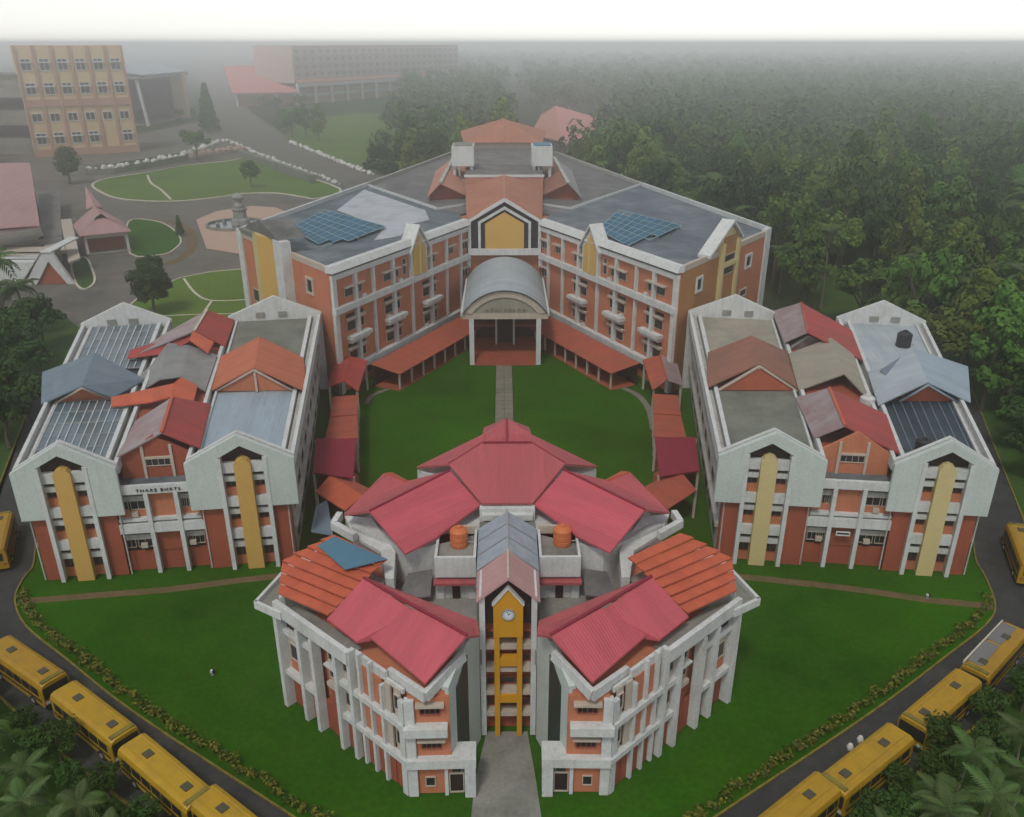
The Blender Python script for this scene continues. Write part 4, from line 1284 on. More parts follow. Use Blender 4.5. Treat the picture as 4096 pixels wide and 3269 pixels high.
    A2 = S((5.66, 58.34, 12.3))
    MB().slab([Bq, A, A2, Dq, Cq], 0.18).build('hall_roof', pink_roof, front)
    MB().slab([Cq, S((13.47, 61.56, 12.6)), S((10.73, 66.43, 13.9)), S((8.63, 65.46, 13.6)), Bq], 0.18).build('hall_roof', rose_roof, front)
    MB().bar(Bq, Cq, 0.2, 0.16).build('ridge_cap', wine_roof, front)
    MB().slab([S((10.71, 66.33, 13.95)), S((8.60, 65.27, 13.7)), S((7.81, 66.01, 12.9)), S((10.36, 68.79, 12.8))], 0.15).build('hall_roof', orange_roof, front)
    # walls under the hall
    MB().prism([S((0.0, 61.0)), S((7.6, 57.5)), S((12.9, 61.3)), S((10.3, 65.3)), S((5.0, 68.2)), S((0.0, 69.0))], 0, 11.6).build('hall_wall', white, front)
    # rear hipped lantern
    M1, M2 = S((2.14, 68.05, 16)), S((5.03, 66.12, 14.9))
    MB().slab([S((2.19, 69.15, 16.3)), M1, M2, S((8.11, 68.82, 13.3))], 0.18).build('lantern_roof', rose_roof, front)
    MB().bar(S((2.16, 68.15, 15.95)), S((5.04, 66.22, 14.85)), 0.2, 0.16).build('ridge_cap', wine_roof, front)
    MB().prism([S((0.0, 66.2)), S((5.0, 66.6)), S((8.1, 69.0)), S((2.2, 69.6)), S((0.0, 69.8))], 0, 12.9).build('lantern_wall', white, front)
    MB().bar(S((5.07, 68.87, 13.1)), S((7.90, 68.82, 12.9)), 0.15, 0.5).build('lantern_fascia', cream, front)
    # roof terrace with its water-tank box
    MB().prism([S((1.9, 49.4)), S((5.4, 50.3)), S((7.2, 52.4)), S((9.3, 55.5)), S((9.5, 58.0)), S((7.6, 60.6)), S((2.3, 62.0))], 7.0, 8.1).build('terrace', concrete, front)
    x0, x1, y0, y1 = 2.45, 5.65, 55.9, 60.0
    xs = sorted((sg * x0, sg * x1))
    MB().box(xs[0], xs[1], y0 + 0.25, y1, 8.1, 11.5).build('tank_room', white, front)
    MB().box(xs[0], xs[1], y0 + 0.2, y1, 11.5, 11.6).build('tank_terrace', concrete, front)
    MB().box(xs[0], xs[1], y0 - 0.05, y0 + 0.2, 10.2, 12.0).build('tank_parapet', white, front)
    for xx in (xs[0] + 0.1, xs[1] - 0.1):
        MB().box(xx - 0.1, xx + 0.1, y0 + 0.2, y1, 11.6, 12.0).build('tank_parapet', white, front)
    MB().box(xs[0], xs[1], y1, y1 + 0.25, 9.3, 12.3).build('tank_screen', cream, front)
    MB().box(xs[0] - 0.1, xs[1] + 0.1, y0 - 0.55, y0 + 0.2, 9.75, 9.95).build('tank_canopy', rose_roof, front)
    for k in range(3):
        xx = xs[0] + 0.35 + k * (xs[1] - xs[0] - 0.7) / 2
        MB().box(xx - 0.3, xx + 0.3, y0 + 0.1, y0 + 0.3, 8.1, 9.74).build('tank_room_post', white if k != 1 else dark_room, front)
    MB().slab([S((6.0, 55.2, 9.0)), S((8.6, 55.0, 8.7)), S((7.9, 57.4, 9.6)), S((6.0, 57.6, 9.8))], 0.15).build('lean_to', slate_deck, front)
# centre slopes of the rear hall and lantern
M1r, M2r, Lr = (2.14, 68.05, 16), (5.03, 66.12, 14.9), (2.13, 62.29, 13.2)
MB().slab([M1r, mir(M1r), mir(M2r), mir(Lr), Lr, M2r], 0.18, uvdir=(1, 0, 0)).build('lantern_roof', rose_roof, front)
ap = (0.0, 70.2, 17.4)
h1 = (2.19, 69.15, 16.3)
MB().slab([ap, h1, M1r, mir(M1r), mir(h1)], 0.15, uvdir=(1, 0, 0)).build('lantern_roof', rose_roof, front)
MB().slab([ap, h1, (2.1, 72.5, 15.5), (0, 73.5, 15.5)], 0.15).build('lantern_roof', rose_roof, front)
MB().slab([ap, mir(h1), (-2.1, 72.5, 15.5), (0, 73.5, 15.5)], 0.15).build('lantern_roof', rose_roof, front)
MB().bar(ap, (0, M1r[1], 16.08), 0.18, 0.12).build('ridge_cap', wine_roof, front)
MB().bar((M1r[0], M1r[1] - 0.05, 16.08), (-M1r[0], M1r[1] - 0.05, 16.08), 0.14, 0.12).build('ridge_cap', wine_roof, front)
MB().box(-2.3, 2.3, 61.9, 63.2, 9.0, 12.85).build('lantern_front_wall', white, front)
MB().box(-2.1, 2.1, 61.4, 61.9, 12.0, 12.5).build('lantern_sill', white, front)
for x in (-1.6, 0.0, 1.6):
    window(Fr((0, 61.9), (1, 61.9)), front, x - 0.45, x + 0.45, 10.2, 11.8, v=0.0, fm=white, ft=0.1, mull=0)
# teal tarpaulin on the left outer roof
MB().slab([mir(p) for p in (Vector((9.11, 54.96, 12.5)), Vector((13.71, 58.29, 12.5)), Vector((14.90, 57.49, 12.15)), Vector((12.23, 54.25, 12.05)), Vector((10.15, 54.61, 12.4)))], 0.04).build('tarpaulin', teal_sheet, front)
# glazed skylight between the tank boxes
for sg in (1, -1):
    r0, r1 = (0, 60.6, 13.4), (0, 51.8, 13.9)
    e0, e1 = (sg * 2.35, 60.4, 11.9), (sg * 2.35, 52.0, 11.9)
    for k in range(4):
        t0, t1 = k / 4, (k + 1) / 4
        l = lambda p, q, t: tuple(p[i] + (q[i] - p[i]) * t for i in range(3))
        MB().slab([l(r0, r1, t0 + 0.01), l(r0, r1, t1 - 0.01), l(e0, e1, t1 - 0.01), l(e0, e1, t0 + 0.01)], 0.05).build('skylight_pane', skylight if k < 3 else slate_sheet, front)
        MB().bar(l(r0, r1, t1), l(e0, e1, t1), 0.08, 0.14).build('skylight_bar', metal, front)
MB().bar((0, 60.6, 13.45), (0, 51.8, 13.95), 0.14, 0.1).build('skylight_ridge', metal, front)
MB().box(-2.3, 2.3, 51.5, 61.5, 8.5, 11.85).build('skylight_wall', moss_concrete, front)

# ------------------------------------------------------------------ clock tower
tw = thing('clock_tower', 'slim golden clock tower with pale pink gabled roof at the centre of the front building', 'tower', (0, 50.4, 0))
yt = 50.0
T0 = Fr((0, yt), (1, yt))
MB().box(-1.95, 1.95, yt + 0.7, yt + 3.0, 0, 12.6).build('shaft', red_wall, tw)
for sx in (-1, 1):
    T0.box(MB(), sx * 1.85 - 0.2, sx * 1.85 + 0.2, -3.0, 0.25, 0, 12.75).build('side_wall', white, tw)
    T0.box(MB(), sx * 0.82 - 0.19, sx * 0.82 + 0.19, -0.3, 0.35, 0, 11.0).build('golden_mullion', deep_gold, tw)
g = MB()
T0.poly(g, [(-1.05, 9.3), (1.05, 9.3), (1.05, 12.05), (0, 13.45), (-1.05, 12.05)], -0.3, 0.4)
g.build('golden_head', deep_gold, tw)
for sx in (-1, 1):
    g = MB()
    T0.poly(g, [(sx * 1.05, 12.05), (0, 13.45), (0, 13.6), (sx * 1.15, 12.1)], 0.0, 0.5)
    g.build('head_trim', white, tw)
g = MB()
T0.poly(g, [(-1.65, 10.0), (1.65, 10.0), (1.65, 12.6), (0, 14.2), (-1.65, 12.6)], -0.6, -0.3)
g.build('dark_recess', black_paint, tw)
for z in (2.15, 4.2, 6.35, 8.4):
    T0.box(MB(), -1.65, 1.65, -0.7, 0.1, z - 0.42, z).build('landing_band', cream, tw)
    for x0, x1 in ((-1.62, -1.04), (-0.6, 0.6), (1.04, 1.62)):
        window(T0, tw, x0, x1, z + 0.06, z + 0.75, v=-0.65, fm=red_wall, ft=0.05, mull=0)
for z in (3.55, 6.95):
    T0.box(MB(), -0.62, 0.62, -0.3, 0.3, z - 0.35, z + 0.35).build('golden_transom', deep_gold, tw)
for sx in (-1, 1):
    MB().slab([(0, yt + 3.2, 14.35), (0, yt - 0.5, 14.35), (sx * 2.25, yt - 0.5, 12.45), (sx * 2.25, yt + 3.2, 12.45)], 0.14).build('tower_roof', mat('pale_pink_tiles', (0.42, 0.25, 0.235), stain=(0.34, 0.2, 0.19), stain_amt=0.6, grain=0.14, ribs=0.3), tw)
MB().bar((0, yt - 0.5, 14.4), (0, yt + 3.2, 14.4), 0.16, 0.1).build('ridge_cap', cream, tw)
# the clock: white dial, dark rim, hour marks and hands
n = 28
cz, cy = 11.3, yt - 0.42
dial = MB()
ring = [(0.40 * math.cos(2 * math.pi * k / n), 0.40 * math.sin(2 * math.pi * k / n)) for k in range(n)]
dial.hexa([(x, cy, cz + z) for x, z in ring], [(x, cy - 0.06, cz + z) for x, z in ring])
dl = dial.build('clock_dial', mat('clock_white', (0.62, 0.66, 0.68), rough=0.5, grain=0.05), tw)
rim = MB()
for k in range(n):
    a0, a1 = 2 * math.pi * k / n, 2 * math.pi * (k + 1) / n
    q = [(r * math.cos(a), r * math.sin(a)) for r, a in ((0.40, a0), (0.40, a1), (0.47, a1), (0.47, a0))]
    rim.hexa([(x, cy + 0.01, cz + z) for x, z in q], [(x, cy - 0.1, cz + z) for x, z in q])
rim.build('clock_rim', metal, dl)
for k in range(12):
    a0 = math.pi * k / 6
    MB().bar((0.28 * math.sin(a0), cy - 0.07, cz + 0.28 * math.cos(a0)), (0.36 * math.sin(a0), cy - 0.07, cz + 0.36 * math.cos(a0)), 0.03, 0.03).build('hour_mark', black_paint, dl)
MB().bar((0, cy - 0.08, cz), (0.15, cy - 0.08, cz + 0.13), 0.035, 0.03).build('hour_hand', black_paint, dl)
MB().bar((0, cy - 0.09, cz), (-0.06, cy - 0.09, cz + 0.27), 0.025, 0.03).build('minute_hand', black_paint, dl)


# ================================================================== buildings of the forecourt and beyond, to the left
Tw = Fr((-215.3, 413.8), (-176.8, 436.1))
tb = thing('tan_office_building', 'tall tan building with terracotta ribs and rows of windows, top left corner', 'building', (-196, 440, 0))
one(Tw, tb, 'wall', tower_cream, 0, Tw.L, -22, 0, 0, 47)
one(Tw, tb, 'plinth', tower_brown, -0.4, Tw.L + 0.4, -0.2, 0.9, 0, 3.2)
nb = 6
for i in range(nb + 1):
    u = Tw.L * i / nb
    one(Tw, tb, 'rib', tower_brown, max(u - 0.6, -0.3), min(u + 0.6, Tw.L + 0.3), 0, 0.8, 3.2, 47)
one(Tw, tb, 'string_course', tower_brown, -0.3, Tw.L + 0.3, 0, 0.7, 21.5, 24.6)
for r, z in enumerate((5.2, 15.0, 26.5, 36.5)):
    for i in range(nb):
        if r == 0 and i == 4:
            continue
        u = Tw.L * (i + 0.5) / nb
        zt = z + (5.2 if r != 1 else 3.8)
        window(Tw, tb, u - 2.2, u + 2.2, z, zt, v=0.02, fm=white, ft=0.35, mull=1, depth=0.3)
        if r != 1:
            one(Tw, tb, 'sunshade', white, u - 2.5, u + 2.5, 0, 1.3, zt - 1.9, zt - 1.4)
Tw2 = Fr((-262, 372), (-222.5, 393.5))
tb2 = thing('tan_annex', 'tan annex wall at the left picture edge, left of the tall tan building', 'building', (-240, 385, 0))
one(Tw2, tb2, 'wall', tower_cream, 0, Tw2.L, -9, 0, 0, 22)
one(Tw2, tb2, 'plinth', tower_brown, 0, Tw2.L + 0.2, 0, 0.6, 0, 6)
one(Tw2, tb2, 'string_course', tower_brown, 0, Tw2.L + 0.2, 0, 0.6, 11, 12)
window(Tw2, tb2, Tw2.L - 8, Tw2.L - 3, 13.5, 18.5, fm=white, ft=0.35)
lw = thing('grey_link_building', 'grey recessed building between the tan annex and the tall tan building', 'building', (-228, 420, 0))
MB().box(-250, -214, 424, 450, 0, 34).build('wall', concrete, lw)
for z in (8, 20):
    MB().box(-240, -219, 423.6, 424.1, z, z + 5).build('window', dark_glass, lw)
MB().box(-251, -213.5, 423, 451, 34, 35).build('roof', slate_deck, lw)

pt = thing('portal_hall', 'open grey portal with white column and tan pillar, right of the tall tan building', 'building', (-245, 610, 0))
MB().box(-268, -262, 580, 652, 0, 29).build('rear_wall', concrete, pt)
MB().box(-262, -226, 648, 652, 0, 29).build('end_wall', grey_sheet, pt)
MB().slab([(-270, 572, 29), (-222, 572, 29), (-222, 656, 29), (-270, 656, 29)], 1.5).build('roof', concrete, pt)
MB().slab([(-250, 572, 36), (-222, 572, 30), (-222, 656, 30), (-250, 656, 36)], 0.6).build('roof_slope', pale_sheet, pt)
MB().tube([(-224, 574.5, 0), (-227, 574.5, 28)], 1.1, 8).build('column', white, pt)
MB().box(-230, -221.5, 641, 648, 0, 29).build('pillar', tower_cream, pt)
MB().box(-262, -226, 580, 648, 0, 0.6).build('floor', concrete, pt)

# long roofed hall far behind
Lh = Fr((-213.7, 776), (-88, 1010))
lh = thing('long_block', 'long pale pink multi-storey block on white columns, far behind in the haze', 'building', (-150, 900, 0))
one(Lh, lh, 'wall', tower_brown, 0, Lh.L, -40, -6, 0, 12)
for i in range(13):
    u = Lh.L * i / 12
    one(Lh, lh, 'column', white, u - 1.0, u + 1.0, -1.5, 0.5, 0, 14)
one(Lh, lh, 'beam', white, -1, Lh.L + 1, -2, 0.6, 14, 17)
one(Lh, lh, 'parapet', white, -1, Lh.L + 1, -5.8, -5, 6, 8)
pb = mat('pale_pink_brick', (0.5, 0.39, 0.35), stain=(0.42, 0.33, 0.29), stain_amt=0.6, stain_scale=0.1, grain=0.15)
one(Lh, lh, 'upper_wall', pb, -1, Lh.L + 1, -45, -3, 17, 46)
MB().slab([Lh.p(-1, 0.8, 17.4), Lh.p(Lh.L + 1, 0.8, 17.4), Lh.p(Lh.L + 1, -3, 20.5), Lh.p(-1, -3, 20.5)], 0.6).build('canopy', tile_pale, lh)
for r in range(4):
    z = 22 + r * 6
    one(Lh, lh, 'ledge', white, -1, Lh.L + 1, -3, -2.2, z - 1.2, z - 0.6)
    for i in range(26):
        u = Lh.L * (i + 0.5) / 26
        one(Lh, lh, 'window', concrete, u - 2.6, u + 2.6, -3, -2.8, z, z + 2.8)
lh2 = thing('pink_roofed_annex', 'low annex with faded pink roof at the left end of the long hazy block', 'building', (-235, 790, 0))
An = Fr((-262, 760), (-216, 775))
one(An, lh2, 'wall', tower_brown, 0, An.L, -20, -5, 0, 9)
for i in range(4):
    one(An, lh2, 'column', white, An.L * i / 3 - 0.8, An.L * i / 3 + 0.8, -1, 0.5, 0, 10)
MB().slab([An.p(-3, 1.5, 10.5), An.p(An.L, 1.5, 10.5), An.p(An.L + 4, -50, 30), An.p(-6, -50, 30)], 0.8).build('roof', MATS['faded_pink_tiles'] if 'faded_pink_tiles' in MATS else mat('faded_pink_tiles', (0.52, 0.22, 0.2), stain=(0.45, 0.2, 0.18), stain_amt=0.5, grain=0.1), lh2)
one(An, lh2, 'eaves_band', white, -3, An.L, 0, 1.2, 9, 10.3)

lh.location.x += 42
lh2.location.x += 42

# pink roof among the trees behind the main building
fr_ = thing('forest_house', 'house with broad pink hipped roof half hidden by trees and palms behind the main building', 'building', (45, 470, 0))
ra, rb, rc, rd, re = (19.54, 475.49, 14), (29.99, 528.21, 15), (57.67, 520.47, 8), (28.99, 371.07, 7), (15.74, 396.91, 7)
MB().slab([rb, rc, rd, (25.52, 390.25, 9)], 0.5).build('roof_slope', mat('faded_pink_tiles', (0.52, 0.22, 0.2), stain=(0.45, 0.2, 0.18), stain_amt=0.5, grain=0.1), fr_)
MB().slab([rb, (25.52, 390.25, 9), (12.92, 433.31, 8), ra], 0.5).build('roof_slope', tile_pale, fr_)
MB().prism([(34.19, 600.81, 8), (56.84, 543.01, 6), (30.13, 390.37, 6), (18.46, 427.60, 6)], 0, 6.5).build('wall', cream, fr_)

# ------------------------------------------------------------------ tile-roofed halls at the left edge
hl = thing('mauve_roofed_hall', 'large hall with mauve tiled roof and white eaves at the left picture edge', 'building', (-135, 250, 0))
mauve = mat('mauve_tiles', (0.36, 0.215, 0.205), stain=(0.28, 0.17, 0.16), stain_amt=0.6, stain_scale=0.15, grain=0.16, ribs=0.4, panel=0.8)
c1, c2, c3, c4 = (-108.61, 203.20, 9), (-143.37, 270.77, 15), (-160.27, 268.75, 15), (-118.98, 192.69, 9)
MB().slab([c2, c3, c4, c1], 0.4).build('roof', mauve, hl)
MB().slab([(-108.68, 203.30, 8.9), (-119.07, 192.80, 8.9), (-121.65, 195.85, 5.6), (-110.67, 207.93, 5.6)], 0.5).build('eaves_band', white, hl)
MB().slab([(-126.00, 220.04, 12.4), (-131.81, 220.10, 12.4), (-118.84, 195.49, 9.6), (-107.63, 200.77, 9.6)], 0.12).build('lower_roof', mauve, hl)
MB().prism([(-111.05, 206.98, 8), (-149.38, 281.41, 13), (-167.67, 281.60, 13), (-121.40, 196.97, 8)], 0, 6).build('wall', concrete, hl)
MB().slab([(-110.83, 205.95, 8.2), (-110.78, 207.37, 8.2), (-110.10, 206.65, 6), (-111.48, 206.66, 6)], 0.8).build('window', dark_glass, hl)
MB().slab([(-122.00, 205.89, 4.8), (-109.13, 213.21, 4.8), (-105.72, 206.30, 4.4), (-118.97, 200.08, 4.4)], 0.4).build('canopy_roof', slate_deck, hl)
MB().slab([(-145.40, 275.52, 5), (-142.32, 283.61, 5), (-119.64, 234.96, 4.6), (-107.73, 210.71, 4.6), (-112.09, 210.87, 5), (-120.66, 226.38, 5)], 0.3).build('lower_deck', slate_deck, hl)

cw = thing('covered_walk', 'pale flat-roofed covered walk leading to the arched white entrance, at left', 'walkway', (-105, 205, 0))
MB().slab([(-120.19, 236.04, 4.4), (-118.07, 237.70, 4.4), (-94.45, 190.38, 4.4), (-95.14, 186.18, 4.4)], 0.4).build('roof', cream, cw)
MB().slab([(-118.57, 199.34, 4.4), (-105.58, 206.30, 4.4), (-100.25, 196.25, 4.4), (-114.59, 191.95, 4.4)], 0.4).build('roof', cream, cw)
for p in ((-125.71, 252.61, 0), (-112.84, 227.09, 0), (-103.95, 209.60, 0), (-104.83, 205.33, 0), (-113.48, 213.49, 0), (-118.87, 211.63, 0)):
    MB().box(p[0] - 2.7, p[0] - 2.2, p[1] - 4.8, p[1] - 4.3, 0, 4.1).build('column', cream, cw)
ae = thing('arched_entrance', 'white gabled entrance with dark red arched opening beside the big palm at left', 'building', (-98, 186, 0))
B1 = Fr((-103, 184.2), (-94.2, 184.4))
mb_ = MB()
B1.poly(mb_, [(-1.5, 0), (1.0, 0), (4.5, 5.0), (7.6, 0), (9.0, 0), (8.4, 1.0), (5.6, 7.0), (3.4, 7.0)], -0.9, 0.0)
mb_.build('gable', white, ae)
mb_ = MB()
B1.poly(mb_, [(1.0, 0), (7.6, 0), (4.5, 5.0)], -4, -0.5)
mb_.build('opening', red_wall, ae)
MB().slab([B1.p(3.4, 0.2, 7.2), B1.p(5.6, 0.2, 7.2), B1.p(5.6, -14, 7.4), B1.p(3.4, -14, 7.4)], 0.3).build('roof', white, ae)
MB().slab([B1.p(-2.0, 0.2, 0.8), B1.p(3.4, 0.2, 7.2), B1.p(3.4, -14, 7.4), B1.p(-2.0, -14, 2)], 0.3).build('roof', old_white, ae)
for k in range(3):
    one(B1, ae, 'vent_slot', dark_room, -10, -1, -6 - k * 2.5, -5.6 - k * 2.5, 4.0 + k, 4.3 + k)
one(B1, ae, 'side_wall', white, -14, 0.5, -13, -3, 0, 4.2)

pv = thing('gate_pavilion', 'square pavilion with steep pinkish tiled roof by the turning circle', 'pavilion', (-100, 222, 0))
G1 = Fr((-103.4, 213), (-95.2, 217.7))
w_ = G1.L
for u, v in ((0, 0), (w_, 0), (0, -14), (w_, -14)):
    one(G1, pv, 'column', white, u - 0.3, u + 0.3, v - 0.3, v + 0.3, 0, 5)
one(G1, pv, 'rear_wall', red_wall, 0.3, w_ - 0.3, -3.2, -2.8, 0, 3.6)
one(G1, pv, 'lintel', cream, -0.3, w_ + 0.3, -0.35, 0.35, 3.9, 4.9)
one(G1, pv, 'plinth', concrete, -0.6, w_ + 0.6, -14.5, 0.8, 0, 0.25)
one(G1, pv, 'side_wall', red_wall, -0.2, 0.2, -13, -1, 0, 4)
e_ = [G1.p(-1.2, 1.2, 5), G1.p(w_ + 1.2, 1.2, 5), G1.p(w_ + 1.2, -15, 5), G1.p(-1.2, -15, 5)]
m1, m2 = G1.p(w_ / 2, -3.5, 8.6), G1.p(w_ / 2, -14.5, 9.4)
MB().slab([e_[0], e_[1], m1], 0.2).build('roof_slope', mauve, pv)
MB().slab([m2, m1, e_[1], e_[2]], 0.2).build('roof_slope', mauve, pv)
MB().slab([m1, m2, e_[3], e_[0]], 0.2).build('roof_slope', mauve, pv)
mb_ = MB()
G1.poly(mb_, [(w_ / 2 - 1.6, 7.6), (w_ / 2 + 1.6, 7.6), (w_ / 2, 9.3)], -4.6, -2.9)
mb_.build('dormer', dark_room, pv)
for s in (-1, 1):
    MB().bar(G1.p(w_ / 2, -2.4, 9.45), G1.p(w_ / 2 + s * 3.4, -2.4, 7.4), 0.4, 0.2).build('dormer_edge', cream, pv)
k_ = MB().slab([m2, G1.p(w_ / 2 - 2, -15.5, 8.6), G1.p(w_ / 2, -30, 12.5), G1.p(w_ / 2 + 2, -15.5, 8.6)], 0.2).build('roof_spire', mauve, pv)

# fountain with its monument
fo = thing('fountain_monument', 'round fountain basin with a grey stone monument on the pink paved circle', 'fountain', (-76, 252, 0))
MB().lathe([(8.6, 0.02), (8.6, 0.8), (8.0, 0.8), (8.0, 0.35)], -77, 250, 28).build('basin', concrete, fo)
MB().lathe([(7.9, 0.36), (7.9, 0.4)], -77, 250, 28).build('water', mat('basin_water', (0.06, 0.085, 0.085), rough=0.12, grain=0.1, spec=0.5), fo)
stn = mat('grey_stone', (0.25, 0.26, 0.245), stain=(0.14, 0.15, 0.14), stain_amt=0.8, stain_scale=0.6, grain=0.2)
MB().lathe([(2.8, 0.4), (2.6, 1.8), (2.0, 2.2), (1.9, 4.2), (2.3, 4.6), (2.3, 5.0)], -75.8, 250, 8).build('pedestal', stn, fo)
MB().lathe([(1.4, 5.0), (1.5, 5.8), (1.1, 6.6), (1.3, 7.3), (1.7, 8.0), (1.2, 8.8), (0.4, 9.2)], -75.8, 250, 9).build('carving', stn, fo)
for k in range(5):
    a = k * 1.26
    MB().lathe([(0.5, 0.4), (0.6, 1.2), (0.2, 1.6)], -77 + 5.5 * math.cos(a), 250 + 5.5 * math.sin(a), 7).build('spout', stn, fo)

# retaining wall behind the big lawn, edged with white stones
rw = thing('retaining_wall', 'long dark retaining wall behind the curved lawn', 'wall', (-150, 385, 0))
ribbon([(-166.40, 354.63, 0), (-157.30, 359.20, 0), (-150.32, 375.40, 0), (-141.44, 399.88, 0)], 2.0, 0, 4.2).build('wall', moss_concrete, rw)
rw2 = thing('retaining_wall', 'short dark stone bank under the road edge at the right end of the curved lawn', 'wall', (-100, 330, 0))
ribbon([(-121.09, 412.82, 0), (-94.54, 370.76, 0), (-71.22, 331.93, 0)], 2.0, 0, 3.0).build('wall', moss_concrete, rw2)


def rocks(name, line, spacing, size, label, m):
    rr = random.Random(len(name) + len(line))
    mb = MB()
    P = [Vector(p[:2]) for p in line]
    for i in range(len(P) - 1):
        d = (P[i + 1] - P[i]).length
        n = max(1, int(d / spacing))
        for k in range(n):
            q = P[i].lerp(P[i + 1], (k + rr.random()) / n)
            s = size * rr.uniform(0.35, 1.0)
            q += Vector((rr.uniform(-1, 1), rr.uniform(-1, 1))) * size * 0.8
            z = line[i][2] + (line[i + 1][2] - line[i][2]) * k / n
            pr_ = [(s * rr.uniform(0.7, 1), z), (s * rr.uniform(0.8, 1.1), z + s * 0.5), (s * rr.uniform(0.3, 0.6), z + s * rr.uniform(0.9, 1.3))]
            mb.lathe(pr_, q.x, q.y, 5)
    o = mb.build(name, m)
    tag(o, label, 'stones', kind='stuff')
    return o


pale_stone = mat('white_painted_stone', (0.6, 0.58, 0.54), stain=(0.3, 0.3, 0.26), stain_amt=0.8, stain_scale=0.9, grain=0.2)
rocks('edging_stones', [(-158.69, 337.68, 4.2), (-149.69, 342.68, 4.2), (-143.71, 359.82, 4.2), (-137.04, 384.42, 4), (-148.56, 466.86, 1), (-146.56, 479.96, 0.5)], 2.0, 1.5, 'white stones along the top of the dark retaining wall', pale_stone)
rocks('edging_stones', [(-148.10, 485.01, 0), (-126.14, 442.53, 0), (-101.01, 397.73, 0), (-78.47, 358.40, 0), (-60.13, 327.78, 0)], 2.2, 1.2, 'white stones edging the road above the curved lawn', pale_stone)
rocks('edging_stones', [(-112.56, 476.40, 0), (-88.97, 428.48, 0), (-65.71, 380.80, 0), (-52.21, 353.46, 0)], 1.6, 1.3, 'row of white kerb boulders along the far side of the diagonal road', pale_stone)
rocks('rubble_heap', [(-140.61, 404.45, 1), (-135.35, 423.32, 1), (-129.36, 431.77, 0.8), (-127.38, 441.46, 0.5)], 1.6, 2.0, 'heap of pinkish rubble where the retaining wall meets the road', mat('pink_rubble', (0.4, 0.28, 0.23), stain=(0.14, 0.12, 0.1), stain_amt=0.8, stain_scale=0.5, grain=0.3))


# ================================================================== corridors and pavilions round the courtyard
def canopy(name, label, cat, top, z, colm, roofm, poly2=None):
    """low roof on posts; top: roof outline, posts at its corners"""
    t = thing(name, label, cat, (sum(p[0] for p in top) / len(top), sum(p[1] for p in top) / len(top), 0))
    return t


